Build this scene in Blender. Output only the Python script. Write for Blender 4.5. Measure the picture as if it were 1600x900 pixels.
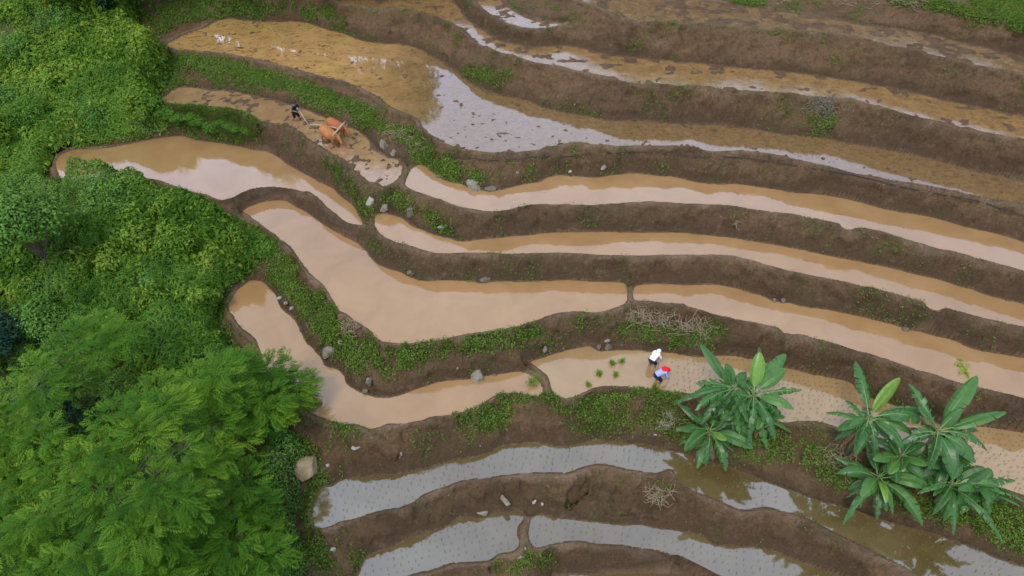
import bpy, bmesh, math, random
import numpy as np
from mathutils import Vector, Matrix, noise as mnoise

for _o in list(bpy.data.objects):
    bpy.data.objects.remove(_o, do_unlink=True)
SC = bpy.context.scene
COL = SC.collection
rng = np.random.default_rng(7)
random.seed(7)

# ------------------------------------------------------------------ camera
H_CAM, PITCH, F_PX = 27.9, math.radians(43.0), 1067.0
cd = bpy.data.cameras.new('drone_camera')
cd.sensor_width, cd.lens = 36.0, 36.0 * F_PX / 1600.0
cd.clip_start, cd.clip_end = 0.1, 6000.0
cam = bpy.data.objects.new('drone_camera', cd)
cam.location = (0, 0, H_CAM)
cam.rotation_euler = (math.pi / 2 - PITCH, 0, 0)
COL.objects.link(cam)
SC.camera = cam

# ------------------------------------------------------------------ sky, sun, exposure
SUN_EL, SUN_AZ = math.radians(58), math.radians(-150)     # azimuth from +Y, clockwise
w = bpy.data.worlds.new('World'); SC.world = w; w.use_nodes = True
nt = w.node_tree; nt.nodes.clear()
def wn(t, **k):
    n = nt.nodes.new(t)
    for a, b in k.items(): setattr(n, a, b)
    return n
sky = wn('ShaderNodeTexSky', sky_type='NISHITA', sun_disc=False)
sky.sun_elevation, sky.sun_rotation = SUN_EL, SUN_AZ
sky.dust_density, sky.air_density, sky.ozone_density = 3.0, 1.0, 1.0
tc = wn('ShaderNodeTexCoord')
cn = wn('ShaderNodeTexNoise'); cn.inputs['Scale'].default_value = 2.6; cn.inputs['Detail'].default_value = 6; cn.inputs['Roughness'].default_value = .55
nt.links.new(tc.outputs['Generated'], cn.inputs['Vector'])
cr = wn('ShaderNodeValToRGB'); cr.color_ramp.elements[0].position = .36; cr.color_ramp.elements[1].position = .62
cr.color_ramp.elements[0].color = (.55, .55, .55, 1); cr.color_ramp.elements[1].color = (1, 1, 1, 1)
nt.links.new(cn.outputs['Fac'], cr.inputs['Fac'])
# cloud deck: brighter low down, greyer towards the zenith
sx = wn('ShaderNodeSeparateXYZ'); nt.links.new(tc.outputs['Generated'], sx.inputs[0])
zr = wn('ShaderNodeValToRGB')
zr.color_ramp.elements[0].position = .40; zr.color_ramp.elements[0].color = (6.6, 7.7, 10.6, 1)
_e = zr.color_ramp.elements.new(.58); _e.color = (6.3, 7.2, 9.4, 1); _e = zr.color_ramp.elements.new(.70); _e.color = (7.8, 8.5, 10.0, 1)
zr.color_ramp.elements[3].position = .95; zr.color_ramp.elements[3].color = (6.1, 7.9, 10.8, 1)
nt.links.new(sx.outputs['Z'], zr.inputs['Fac'])
mx = wn('ShaderNodeMix', data_type='RGBA')
nt.links.new(cr.outputs['Color'], mx.inputs['Factor'])
nt.links.new(sky.outputs[0], mx.inputs['A']); nt.links.new(zr.outputs['Color'], mx.inputs['B'])
bg = wn('ShaderNodeBackground'); bg.inputs['Strength'].default_value = 0.12
nt.links.new(mx.outputs['Result'], bg.inputs['Color'])
wo = wn('ShaderNodeOutputWorld'); nt.links.new(bg.outputs[0], wo.inputs[0])

sd = bpy.data.lights.new('sun', 'SUN'); sd.energy = 1.5; sd.angle = math.radians(14); sd.color = (1, .93, .84)
sun = bpy.data.objects.new('sun', sd); COL.objects.link(sun)
dirv = Vector((math.sin(SUN_AZ) * math.cos(SUN_EL), math.cos(SUN_AZ) * math.cos(SUN_EL), math.sin(SUN_EL)))
sun.rotation_euler = (-dirv).to_track_quat('-Z', 'Y').to_euler()
sun.location = (0, 0, 60)

SC.render.engine = 'CYCLES'
SC.cycles.use_denoising = True
SC.cycles.max_bounces = 5; SC.cycles.diffuse_bounces = 2; SC.cycles.glossy_bounces = 2
SC.cycles.transmission_bounces = 2; SC.cycles.transparent_max_bounces = 4
SC.cycles.use_adaptive_sampling = True
vs = SC.view_settings
vs.view_transform = 'Standard'; vs.look = 'None'; vs.exposure = 0.52; vs.gamma = 1.0; vs.use_curve_mapping = False

# ------------------------------------------------------------------ helpers
CP, SP = math.cos(PITCH), math.sin(PITCH)
def unproj(px, py, z):
    """photo pixel -> world point on the horizontal plane at height z (arrays allowed)"""
    a = (np.asarray(px, float) - 800) / F_PX; b = (450 - np.asarray(py, float)) / F_PX
    dy = CP + b * SP; dz = -SP + b * CP
    t = (z - H_CAM) / dz
    return a * t, dy * t
def proj(x, y, z):
    x, y, z = (np.asarray(v, float) for v in (x, y, z))
    zz = z - H_CAM
    dep = np.maximum(y * CP - zz * SP, .1); up = y * SP + zz * CP
    return 800 + F_PX * x / dep, 450 - F_PX * up / dep

def tag(o, label=None, cat=None, group=None, kind=None):
    if label: o['label'] = label
    if cat: o['category'] = cat
    if group: o['group'] = group
    if kind: o['kind'] = kind
    return o
def link(name, me, parent=None, mat=None):
    o = bpy.data.objects.new(name, me); COL.objects.link(o)
    if parent is not None: o.parent = parent
    if mat is not None: me.materials.append(mat)
    return o
def empty(name, loc=(0, 0, 0), rz=0.0):
    o = bpy.data.objects.new(name, None); COL.objects.link(o)
    o.location = loc; o.rotation_euler = (0, 0, rz); o.empty_display_size = .2
    return o
def np_mesh(name, V, F, smooth=False, rnd=None):
    """V (n,3), F (m,k) all faces with k corners"""
    V = np.ascontiguousarray(V, np.float32); F = np.ascontiguousarray(F, np.int32)
    me = bpy.data.meshes.new(name)
    m, k = F.shape
    me.vertices.add(len(V)); me.vertices.foreach_set('co', V.ravel())
    me.loops.add(m * k); me.loops.foreach_set('vertex_index', F.ravel())
    me.polygons.add(m); me.polygons.foreach_set('loop_start', np.arange(0, m * k, k, dtype=np.int32))
    if smooth: me.polygons.foreach_set('use_smooth', np.ones(m, bool))
    if rnd is not None:
        at = me.attributes.new('rnd', 'FLOAT', 'FACE'); at.data.foreach_set('value', np.ascontiguousarray(rnd, np.float32))
    me.update(calc_edges=True)
    return me
def vattr(me, name, val):
    at = me.attributes.new(name, 'FLOAT', 'POINT'); at.data.foreach_set('value', np.ascontiguousarray(val, np.float32))

# ---- numpy gradient-ish value noise
def _hash(ix, iy, seed):
    h = (ix.astype(np.int64) * 374761393 + iy.astype(np.int64) * 668265263 + seed * 974634541) & 0xffffffff
    h = ((h ^ (h >> 13)) * 1274126177) & 0xffffffff
    return ((h ^ (h >> 16)) & 0xffff) / 65535.0
def vnoise(x, y, seed=0):
    ix, iy = np.floor(x), np.floor(y); fx, fy = x - ix, y - iy
    ix, iy = ix.astype(np.int64), iy.astype(np.int64)
    u, v = fx * fx * fx * (fx * (fx * 6 - 15) + 10), fy * fy * fy * (fy * (fy * 6 - 15) + 10)
    a, b = _hash(ix, iy, seed), _hash(ix + 1, iy, seed)
    c, d = _hash(ix, iy + 1, seed), _hash(ix + 1, iy + 1, seed)
    return (a + (b - a) * u) * (1 - v) + (c + (d - c) * u) * v - .5
def fbm(x, y, sc, oct=4, seed=0, gain=.5):
    s = 0; amp = 1.0; f = 1.0 / sc
    for i in range(oct):
        ca, sa = math.cos(.7 * i), math.sin(.7 * i)
        s = s + amp * vnoise((x * ca - y * sa) * f + 17.3 * i, (x * sa + y * ca) * f - 9.1 * i, seed + i)
        amp *= gain; f *= 2.03
    return s
def domes(x, y, cell, seed=0):
    """rounded mounds: highest of jittered domes, 0..1"""
    gx, gy = np.floor(x / cell).astype(np.int64), np.floor(y / cell).astype(np.int64)
    best = np.zeros_like(x)
    for dx in (-1, 0, 1):
        for dy in (-1, 0, 1):
            cx, cy = gx + dx, gy + dy
            jx = (cx + .15 + .7 * _hash(cx, cy, seed)) * cell; jy = (cy + .15 + .7 * _hash(cx, cy, seed + 1)) * cell
            r = cell * (.55 + .5 * _hash(cx, cy, seed + 2)); hh = .45 + .55 * _hash(cx, cy, seed + 3)
            q = 1 - ((x - jx) ** 2 + (y - jy) ** 2) / (r * r)
            best = np.maximum(best, hh * np.sqrt(np.clip(q, 0, 1)))
    return best
def sstep(a, b, x):
    t = np.clip((x - a) / (b - a), 0, 1); return t * t * (3 - 2 * t)

# ---- shader node shorthand
class NT:
    def __init__(s, name):
        s.m = bpy.data.materials.new(name); s.m.use_nodes = True; s.t = s.m.node_tree; s.t.nodes.clear()
        s.out = s.t.nodes.new('ShaderNodeOutputMaterial')
    def n(s, typ, ins=None, **k):
        n = s.t.nodes.new(typ)
        for a, b in k.items(): setattr(n, a, b)
        for key, v in (ins or {}).items(): s.set(n.inputs[key], v)
        return n
    def set(s, sock, v):
        if hasattr(v, 'is_linked') or isinstance(v, bpy.types.NodeSocket): s.t.links.new(v, sock)
        elif hasattr(v, 'outputs'): s.t.links.new(v.outputs[0], sock)
        elif isinstance(v, tuple) and len(v) == 3 and sock.type == 'RGBA': sock.default_value = v + (1,)
        else: sock.default_value = v
    def coord(s): return s.n('ShaderNodeTexCoord').outputs['Object']
    def noise(s, vec, scale, detail=4, rough=.55, dist=0):
        return s.n('ShaderNodeTexNoise', {'Vector': vec, 'Scale': scale, 'Detail': detail, 'Roughness': rough, 'Distortion': dist}).outputs['Fac']
    def ramp(s, fac, *stops):
        r = s.n('ShaderNodeValToRGB', {'Fac': fac}); e = r.color_ramp.elements
        while len(e) < len(stops): e.new(.5)
        for i, (p, c) in enumerate(stops):
            e[i].position = p; e[i].color = (c if isinstance(c, tuple) else (c, c, c)) + (1,)
        return r.outputs['Color']
    def mix(s, f, a, b, bt='MIX'):
        n = s.n('ShaderNodeMix', data_type='RGBA', blend_type=bt)
        s.set(n.inputs['Factor'], f); s.set(n.inputs['A'], a); s.set(n.inputs['B'], b); return n.outputs['Result']
    def math(s, op, a, b=None, clamp=False):
        n = s.n('ShaderNodeMath', operation=op, use_clamp=clamp); s.set(n.inputs[0], a)
        if b is not None: s.set(n.inputs[1], b)
        return n.outputs[0]
    def attr(s, name): return s.n('ShaderNodeAttribute', attribute_name=name).outputs['Fac']
    def bump(s, h, strength=.5, dist=.05): return s.n('ShaderNodeBump', {'Height': h, 'Strength': strength, 'Distance': dist}).outputs[0]
    def bsdf(s, col, rough=.8, normal=None, spec=.3, **k):
        b = s.n('ShaderNodeBsdfPrincipled', {'Base Color': col, 'Roughness': rough, 'Specular IOR Level': spec})
        for key, v in k.items(): s.set(b.inputs[key], v)
        if normal is not None: s.set(b.inputs['Normal'], normal)
        return b.outputs[0]
    def done(s, sh): s.set(s.out.inputs[0], sh); return s.m

def simple_mat(name, col, rough=.7, var=.25, scale=12, spec=.3, bump=0):
    t = NT(name); c = t.coord(); n = t.noise(c, scale, 5)
    a = tuple(x * (1 - var) for x in col); b = tuple(min(1, x * (1 + var)) for x in col)
    colr = t.ramp(n, (.3, a), (.7, b))
    return t.done(t.bsdf(colr, rough, t.bump(n, bump, .03) if bump else None, spec))
def leaf_mat(name, cols, trans=.3, rough=.55, spec=.14):
    """cols: stops over the per-face random value; clump-to-clump drift from a large noise"""
    t = NT(name); r = t.attr('rnd')
    big = t.noise(t.n('ShaderNodeNewGeometry').outputs['Position'], .45, 3)
    f = t.math('ADD', t.math('MULTIPLY', r, .65), t.math('MULTIPLY', big, .5), True)
    k = len(cols); col = t.ramp(f, *[(.12 + .8 * i / (k - 1), c) for i, c in enumerate(cols)])
    d = t.bsdf(col, rough, None, spec)
    tr = t.n('ShaderNodeBsdfTranslucent', {'Color': t.mix(.5, col, (.12, .22, .01), 'MIX')})
    mxs = t.n('ShaderNodeMixShader', {0: trans, 1: d, 2: tr.outputs[0]})
    return t.done(mxs.outputs[0])
# ------------------------------------------------------------------ the paddies: outlines on level planes
RX = {1: (0, 0), 2: (530, 0), 3: (1060, 0), 4: (0, 298), 5: (530, 298), 6: (1060, 298), 7: (0, 596), 8: (530, 596), 9: (1060, 596)}
def C(*seq):
    out = []; cur = None
    for s in seq:
        if isinstance(s, int): cur = RX[s]; continue
        if cur is None: out.append(s)
        else: out.append((cur[0] + s[0] / 2.961, cur[1] + s[1] / 2.961))
    return out
ZW, Z2, Z3, Z4, Z5, Z6, Z6B, Z7, Z8 = 0.0, 1.76, 3.12, 4.48, 5.85, 7.72, 8.6, 9.5, 11.0
Z3L = 2.62
ZB2, ZB1, ZB0 = -2.0, -3.75, -5.3
POND = []   # name, level, kind, outline in photo pixels
POND.append(('L5', Z5, 'shallow', C(1,(770,210),(810,180),(870,150),(940,130),(1000,95),(1080,85),(1120,92),(1250,100),(1360,97),(1440,110),(1510,135),(1570,148),
  2,(60,170),(120,190),(200,200),(300,205),(380,230),(440,265),(500,300),(540,325),(590,370),(640,400),(700,425),(760,440),(830,455),(900,475),(960,500),(1050,520),(1140,535),(1250,555),(1350,560),(1450,560),(1560,572),
  3,(100,572),(200,580),(330,595),(450,615),(560,628),(680,640),(780,660),(900,680),(1020,700),(1150,730),(1280,765),(1400,795),(1500,815),(1599,835),(1750,870),(1880,920),(1900,980),(1800,995),
  6,(1599,68),(1450,40),(1300,12),3,(1250,880),(1130,860),(1000,840),(900,820),(780,800),(680,770),(600,755),(520,735),(430,715),(350,705),(270,700),(200,705),(130,700),(60,680),
  2,(1599,680),(1500,678),(1400,678),(1300,680),(1200,675),(1100,662),(1040,668),(980,685),(900,700),(820,708),(740,712),(660,705),(580,695),(500,670),(440,640),(390,600),(350,545),(300,525),(240,500),(200,470),(150,435),(100,410),(50,392),
  1,(1599,380),(1500,360),(1400,330),(1300,305),(1200,280),(1100,260),(1000,245),(900,238),(820,233))))
POND.append(('L4plow', Z4, 'plough', C(1,(730,470),(770,435),(820,405),(900,405),(980,415),(1060,420),(1140,435),(1230,455),(1330,480),(1420,510),(1500,540),
  2,(60,590),(110,620),(150,660),(190,710),(240,730),(290,745),(300,790),(290,815),(250,850),(210,868),(180,860),(130,840),(90,810),(50,780),
  1,(1590,745),(1540,720),(1480,680),(1420,640),(1370,605),(1310,580),(1240,570),(1190,560),(1150,530),(1080,520),(1000,505),(900,495),(800,490))))
POND.append(('L4', Z4, 'turbid', C(2,(300,850),(320,800),(345,770),(385,762),(440,800),(490,835),(560,850),(610,870),(680,880),(740,878),(800,865),(860,850),(920,840),(960,820),(1020,808),(1100,815),(1180,820),(1260,808),(1350,800),(1450,808),(1560,820),
  3,(80,840),(170,850),(260,850),(340,860),(440,875),(540,890),6,(640,15),(740,30),(850,55),(960,85),(1080,105),(1200,130),(1320,165),(1430,190),(1540,215),(1599,235),(1800,290),(1850,350),(1780,420),
  (1599,375),(1500,345),(1400,320),(1300,290),(1200,270),(1100,240),(1000,210),(920,185),(840,175),(800,185),(760,175),(740,155),(680,140),(600,125),(520,108),(430,100),(350,90),(270,75),(190,65),(100,65),
  5,(1599,62),(1500,55),(1400,53),(1300,60),(1200,68),(1100,70),(1000,65),(900,65),(830,78),(780,92),(720,97),(660,95),(600,85),(540,70),(470,45),(400,20),(340,0))))
POND.append(('L3left', Z3L, 'turbid', C(1,(255,770),(270,725),(300,705),(360,690),(440,690),(520,680),(600,665),(680,648),(760,635),(840,630),(900,645),(960,655),(1040,665),(1120,680),(1180,692),(1240,700),(1300,735),(1350,770),(1410,805),(1480,840),(1540,870),
  5,(0,20),(60,60),(90,110),(118,150),(100,163),(60,155),(30,145),4,(1560,118),(1520,88),(1490,55),(1460,28),(1420,5),1,(1400,890),(1330,872),(1250,865),(1180,872),(1130,890),4,(1080,33),(1040,45),(1000,38),(960,20),
  1,(940,898),(880,885),(820,865),(760,845),(700,830),(640,828),(560,825),(480,822),(400,825),(330,832),(280,830))))
POND.append(('L3', Z3, 'turbid', C(5,(160,150),(165,115),(200,105),(260,115),(310,135),(350,165),(400,185),(440,200),(500,215),(560,232),(620,228),(680,220),(740,215),(800,208),(880,205),(960,195),(1060,192),(1160,190),(1260,190),(1360,192),(1460,192),(1599,195),
  6,(80,200),(160,208),(240,215),(320,228),(400,240),(480,255),(560,270),(640,288),(720,305),(800,318),(880,335),(960,350),(1040,370),(1120,390),(1200,410),(1280,435),(1360,455),(1440,485),(1520,505),(1599,522),(1780,570),(1830,630),(1760,680),
  (1599,632),(1500,612),(1400,590),(1300,562),(1240,548),(1215,558),(1180,555),(1145,535),(1130,515),(1080,500),(1000,480),(900,455),(800,430),(700,410),(600,390),(500,370),(420,350),(340,325),(260,305),(180,300),(100,298),
  5,(1599,298),(1500,297),(1400,302),(1300,300),(1200,298),(1100,292),(1000,288),(900,292),(800,295),(700,290),(600,290),(500,292),(430,288),(380,275),(320,255),(260,240),(210,215),(180,190))))
POND.append(('L2', Z2, 'turbid', C(4,(1120,95),(1160,70),(1220,50),(1290,42),(1340,50),(1370,75),(1420,100),(1480,140),(1540,180),5,(0,195),(40,215),(90,240),(120,270),(150,310),(180,340),(230,360),(290,380),(340,405),(400,418),(460,415),(540,415),(620,418),(660,425),(700,418),(780,415),(860,418),(960,415),(1060,412),(1160,420),(1260,420),(1320,428),(1335,460),(1330,518),
  (1290,540),(1230,560),(1160,565),(1100,562),(1040,565),(980,580),(900,605),(820,630),(740,645),(660,655),(580,665),(500,685),(420,700),(340,708),(260,705),(200,698),(170,680),(140,645),(90,615),(40,580),(0,555),
  4,(1580,570),(1550,530),(1530,490),(1490,430),(1440,390),(1400,340),(1370,300),(1340,260),(1290,225),(1250,190),(1200,150),(1150,115))))
POND.append(('L2right', Z2, 'turbid', C(5,(1357,490),(1360,455),(1380,435),(1440,430),(1520,432),(1599,435),6,(80,432),(160,432),(240,445),(320,465),(400,490),(430,505),(480,515),(520,520),(600,538),(680,548),(760,565),(840,580),(920,600),(1000,620),(1060,640),(1120,650),(1200,672),(1280,690),(1340,720),(1400,738),(1500,755),(1599,770),(1770,810),(1820,880),(1740,1010),
  9,(1599,80),(1500,55),(1400,30),6,(1290,890),(1200,860),(1100,830),(1000,795),(920,770),(840,745),(760,720),(680,695),(620,680),(570,665),(530,668),(480,658),(460,640),(400,620),(320,605),(240,590),(170,575),(100,550),(40,535),
  5,(1599,525),(1500,520),(1420,512),(1370,508))))
POND.append(('Wleft', ZW, 'turbid', C(4,(1055,545),(1070,500),(1100,460),(1140,425),(1170,415),(1215,420),(1245,450),(1280,490),(1300,540),(1340,570),(1370,605),(1400,660),(1420,700),(1460,740),(1490,780),(1510,810),(1560,825),(1590,855),
  8,(40,15),(90,45),(140,65),(180,72),(230,70),(290,55),(340,40),(390,25),5,(440,890),(500,872),(600,870),(720,850),(800,840),(850,837),(890,855),(925,880),
  8,(940,20),(945,50),(930,70),(900,75),(850,65),(800,58),(750,60),(710,75),(680,95),(650,120),(600,135),(540,150),(500,155),(440,165),(380,185),(300,195),(220,200),(190,215),(150,222),(110,210),(60,200),
  7,(1599,205),(1540,195),(1480,170),(1420,140),(1330,60),(1270,0),4,(1225,810),(1210,770),(1200,730),(1170,680),(1120,640),(1090,600))))
POND.append(('W', ZW, 'planted', C(5,(872,793),(900,780),(940,770),(990,755),(1050,735),(1110,722),(1160,715),(1200,738),(1260,740),(1320,735),(1400,738),(1440,745),(1500,745),(1560,752),6,(0,757),(60,760),(130,765),(200,760),(260,762),(340,778),(480,815),(560,830),(640,850),(720,865),(800,888),
  9,(850,60),(1000,110),(1150,170),(1250,205),(1400,205),(1599,235),(1800,280),(1850,400),(1780,580),(1599,530),(1500,500),(1392,476),(1214,412),(1000,330),(830,278),(760,240),(740,215),(680,195),(620,185),(550,185),(490,190),(440,175),(380,140),(300,90),(200,65),(60,60),
  8,(1599,58),(1500,55),(1420,45),(1360,30),(1300,28),(1240,25),(1180,35),(1130,55),(1090,70),(1050,78),(1010,70),(985,50),5,(965,870),(945,845),(910,815))))
POND.append(('B2', ZB2, 'clear', C(7,(1440,640),(1450,560),(1480,490),(1530,480),8,(0,460),(60,445),(140,438),(200,430),(290,425),(340,410),(400,400),(480,375),(560,355),(640,345),(710,320),(740,300),(800,290),(850,285),(920,285),(960,290),(1010,300),(1060,298),(1120,285),(1180,272),(1250,275),(1320,285),(1400,290),(1460,300),(1520,315),(1560,325),
  9,(0,325),(60,345),(110,370),(170,380),(240,400),(320,430),(400,460),(480,490),(560,520),(640,550),(720,570),(800,590),(880,620),(960,645),(1040,670),(1120,690),(1200,710),(1280,740),(1360,765),(1440,800),(1520,830),(1599,855),(1800,920),(1850,1000),(1700,1100),(1400,1000),
  (1100,890),(1050,860),(960,820),(880,780),(800,740),(700,695),(640,660),(580,630),(520,610),(450,595),(400,590),(330,600),(260,590),(200,560),(130,530),(60,500),(0,470),
  8,(1540,415),(1480,425),(1400,418),(1330,410),(1270,395),(1200,388),(1130,400),(1060,425),(960,425),(880,425),(800,430),(700,445),(620,455),(560,465),(500,485),(440,505),(380,535),(340,565),(280,585),(200,600),(120,620),(60,640),(0,652),
  7,(1540,668),(1490,678),(1450,670))))
POND.append(('B1left', ZB1, 'clear', C(8,(75,915),(85,895),(100,850),(130,810),(170,785),(220,770),(300,735),(370,705),(440,685),(510,660),(530,640),(580,622),(620,630),(680,628),(720,605),(780,608),(820,592),(850,605),(858,640),(835,670),(830,720),(833,765),(800,790),(740,800),(700,830),(640,838),(570,838),(520,845),(460,870),(400,885),(330,900),(260,925),(160,940))))
POND.append(('B1', ZB1, 'clear', C(8,(878,660),(890,627),(930,615),(1000,625),(1080,635),(1160,645),(1230,655),(1300,660),(1400,665),(1480,680),(1560,690),9,(60,700),(120,720),(160,750),(240,760),(320,765),(380,770),(460,790),(540,820),(620,850),(700,880),(800,925),(800,990),(650,1030),(400,980),
  (200,900),(120,860),(60,830),(0,805),8,(1540,805),(1480,785),(1400,775),(1330,765),(1260,760),(1180,755),(1100,742),(1040,745),(960,760),(905,770),(882,740),(873,700))))
POND.append(('B0', ZB0, 'clear', [(862,902),(900,897),(960,895),(1060,896),(1130,905),(1200,930),(1120,960),(960,950)]))
POND.append(('L6', Z6, 'mud', C(2,(0,10),(-30,-20),(60,-40),(300,-40),(500,-15),(530,10),(560,40),(590,85),(640,120),(690,150),(740,185),(800,200),(860,212),(930,215),(1000,210),(1060,210),(1140,225),(1200,240),(1280,255),(1370,265),(1450,275),(1540,280),3,(0,288),(80,290),(180,300),(300,315),(420,325),(540,335),(660,350),(780,370),(900,390),(1020,410),(1120,435),(1220,460),(1320,480),(1420,500),(1520,520),(1599,535),(1760,570),(1860,630),(1760,690),
  (1599,650),(1500,630),(1400,610),(1300,590),(1200,565),(1120,550),(1040,530),(960,505),(880,485),(800,460),(720,455),(620,450),(520,435),(420,430),(320,425),(220,420),(150,405),(80,395),
  2,(1599,400),(1500,395),(1400,392),(1330,385),(1250,365),(1180,345),(1100,330),(1020,310),(940,300),(880,285),(820,265),(760,250),(700,230),(640,205),(600,170),(570,135),(520,110),(460,85),(390,60),(300,45),(180,38),(80,25))))
POND.append(('L6b', Z6B, 'mud', C(2,(600,-30),(620,-10),(640,20),(690,65),(740,97),(800,116),(860,130),(930,133),(1000,126),(1040,112),(1020,104),(960,100),(900,90),(850,70),(800,42),(760,12),(740,-30))))
POND.append(('L7', Z7, 'mud', C(2,(1010,-30),(1080,0),(1140,15),(1200,35),(1250,60),(1300,85),(1370,98),(1440,103),(1520,105),3,(0,112),(100,115),(200,120),(300,125),(400,130),(500,140),(600,150),(700,160),(780,170),(860,180),(940,205),(1020,225),(1100,245),(1180,262),(1260,280),(1340,300),(1420,310),(1500,325),(1599,345),(1760,380),(1840,340),(1760,300),
  (1599,260),(1500,240),(1400,215),(1300,195),(1200,165),(1100,145),(1000,130),(900,120),(800,105),(700,85),(600,70),(500,55),(400,40),(300,25),(200,15),(100,3),(0,-12),2,(1500,-30),(1300,-50))))
SHELF = [('L8', Z8, C(3,(1050,-40),(1130,-14),(1280,34),(1400,58),(1500,86),(1599,110),(1800,200),(1900,60),(1500,-60)))]

def smooth_poly(px, py, z, step=.16):
    x, y = unproj(np.array(px), np.array(py), z)
    P = np.stack([x, y], 1)
    n = len(P); out = []
    for i in range(n):                                   # centripetal-ish Catmull-Rom, closed
        p0, p1, p2, p3 = P[(i - 1) % n], P[i], P[(i + 1) % n], P[(i + 2) % n]
        L = np.hypot(*(p2 - p1)); k = max(1, int(L / step))
        t = (np.arange(k) / k)[:, None]
        m1 = (p2 - p0) * .5; m2 = (p3 - p1) * .5
        for m in (m1, m2):
            q = np.hypot(*m)
            if q > L * 1.3: m *= L * 1.3 / q
        out.append((2*t**3 - 3*t**2 + 1) * p1 + (t**3 - 2*t**2 + t) * m1 + (-2*t**3 + 3*t**2) * p2 + (t**3 - t**2) * m2)
    return np.concatenate(out)

# ------------------------------------------------------------------ grid
STEP = .078
cx0, cx1, cy0, cy1 = -42.0, 42.0, 8.0, 57.0
xs = np.arange(cx0, cx1 + 1e-6, STEP); ys = np.arange(cy0, cy1 + 1e-6, STEP)
GX, GY = np.meshgrid(xs, ys)
NYc, NXc = GX.shape

allp = [(n, z, k, smooth_poly([p[0] for p in pl], [p[1] for p in pl], z)) for n, z, k, pl in POND]
# natural hillside: plane fitted through the paddies
_A = np.concatenate([np.c_[np.ones(len(P)), P] for _, _, _, P in allp]); _b = np.concatenate([np.full(len(P), z) for _, z, _, P in allp])
HC = np.linalg.lstsq(_A, _b, rcond=None)[0]
def hill(x, y):
    h = HC[0] + HC[1] * x + HC[2] * y
    u = np.maximum(h - 13.5, 0); h = np.where(h > 13.5, 13.5 + 26 * (1 - np.exp(-u * .75 / 26)), h)
    v = np.maximum(-8 - h, 0); h = np.where(h < -8, -8 - 25 * (1 - np.exp(-v / 25)), h)
    left = np.maximum(-19 - x, 0)
    return h - 7 * (1 - np.exp(-.12 * left / 7))
def inside_poly(P, X, Y):
    ins = np.zeros(X.shape, bool); n = len(P); x1, y1 = P[-1]
    for x2, y2 in P:
        if y1 != y2:
            lo, hi = min(y1, y2), max(y1, y2)
            j0, j1 = np.searchsorted(Y[:, 0], lo), np.searchsorted(Y[:, 0], hi)
            if j1 > j0:
                yy = Y[j0:j1, :1]; xi = x1 + (yy - y1) * (x2 - x1) / (y2 - y1)
                ins[j0:j1] ^= X[j0:j1] < xi
        x1, y1 = x2, y2
    return ins
FAR = 9.0
def sdf_poly(P, reach=1.6):
    """signed distance on the core grid (negative inside), exact within `reach`"""
    D = np.full(GX.shape, FAR)
    Q = np.roll(P, -1, 0); r = reach
    for (ax, ay), (bx, by) in zip(P, Q):
        i0 = max(0, int((min(ax, bx) - r - cx0) / STEP)); i1 = min(NXc, int((max(ax, bx) + r - cx0) / STEP) + 2)
        j0 = max(0, int((min(ay, by) - r - cy0) / STEP)); j1 = min(NYc, int((max(ay, by) + r - cy0) / STEP) + 2)
        if i1 <= i0 or j1 <= j0: continue
        X, Y = GX[j0:j1, i0:i1], GY[j0:j1, i0:i1]
        vx, vy = bx - ax, by - ay; L2 = vx * vx + vy * vy + 1e-12
        t = np.clip(((X - ax) * vx + (Y - ay) * vy) / L2, 0, 1)
        d = np.hypot(X - ax - t * vx, Y - ay - t * vy)
        np.minimum(D[j0:j1, i0:i1], d, out=D[j0:j1, i0:i1])
    ins = inside_poly(P, GX, GY)
    return np.where(ins, -D, D)

WOB = fbm(GX, GY, 1.1, 4, 3) * .16 + fbm(GX, GY, .3, 2, 31) * .07
SD = {}; 
for n, z, k, P in allp:
    SD[n] = sdf_poly(P)
def laplace(fix, val, init, iters=(900, 500, 260, 160)):
    """membrane through the fixed cells, coarse to fine"""
    facs = (8, 4, 2, 1); Z = None
    for f, it in zip(facs, iters):
        if f > 1:
            ny, nx = (NYc // f) * f, (NXc // f) * f
            fx = fix[:ny, :nx].reshape(ny // f, f, nx // f, f); vv = np.where(fix, val, 0)[:ny, :nx].reshape(ny // f, f, nx // f, f)
            cnt = fx.sum((1, 3)); fm = cnt > 0; vm = vv.sum((1, 3)) / np.maximum(cnt, 1)
        else: fm, vm = fix, val
        if Z is None: Z = init[:ny, :nx].reshape(ny // f, f, nx // f, f).mean((1, 3)).copy()
        else:
            Z = np.repeat(np.repeat(Z, 2, 0), 2, 1)
            sh = fm.shape; Zn = np.empty(sh); a, b = min(sh[0], Z.shape[0]), min(sh[1], Z.shape[1])
            Zn[:a, :b] = Z[:a, :b]
            if a < sh[0]: Zn[a:, :b] = Zn[a - 1:a, :b]
            if b < sh[1]: Zn[:, b:] = Zn[:, b - 1:b]
            Z = Zn
        Z[fm] = vm[fm]
        for _ in range(it):
            Y = np.pad(Z, 1, mode='edge')
            Z = .25 * (Y[:-2, 1:-1] + Y[2:, 1:-1] + Y[1:-1, :-2] + Y[1:-1, 2:])
            Z[fm] = vm[fm]
    return Z
HILL = hill(GX, GY)
fix = np.zeros(GX.shape, bool); val = np.zeros(GX.shape)
for a in (0, -1):
    fix[a, :] = True; val[a, :] = HILL[a, :]; fix[:, a] = True; val[:, a] = HILL[:, a]
for n, z, pl in SHELF:
    ins = inside_poly(smooth_poly([p[0] for p in pl], [p[1] for p in pl], z), GX, GY); fix |= ins; val[ins] = z
farm = np.full(GX.shape, 9.0); near_z = np.zeros(GX.shape)
for n, z, k, P in allp:
    ins = SD[n] < 0; fix |= ins; val[ins] = z
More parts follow.
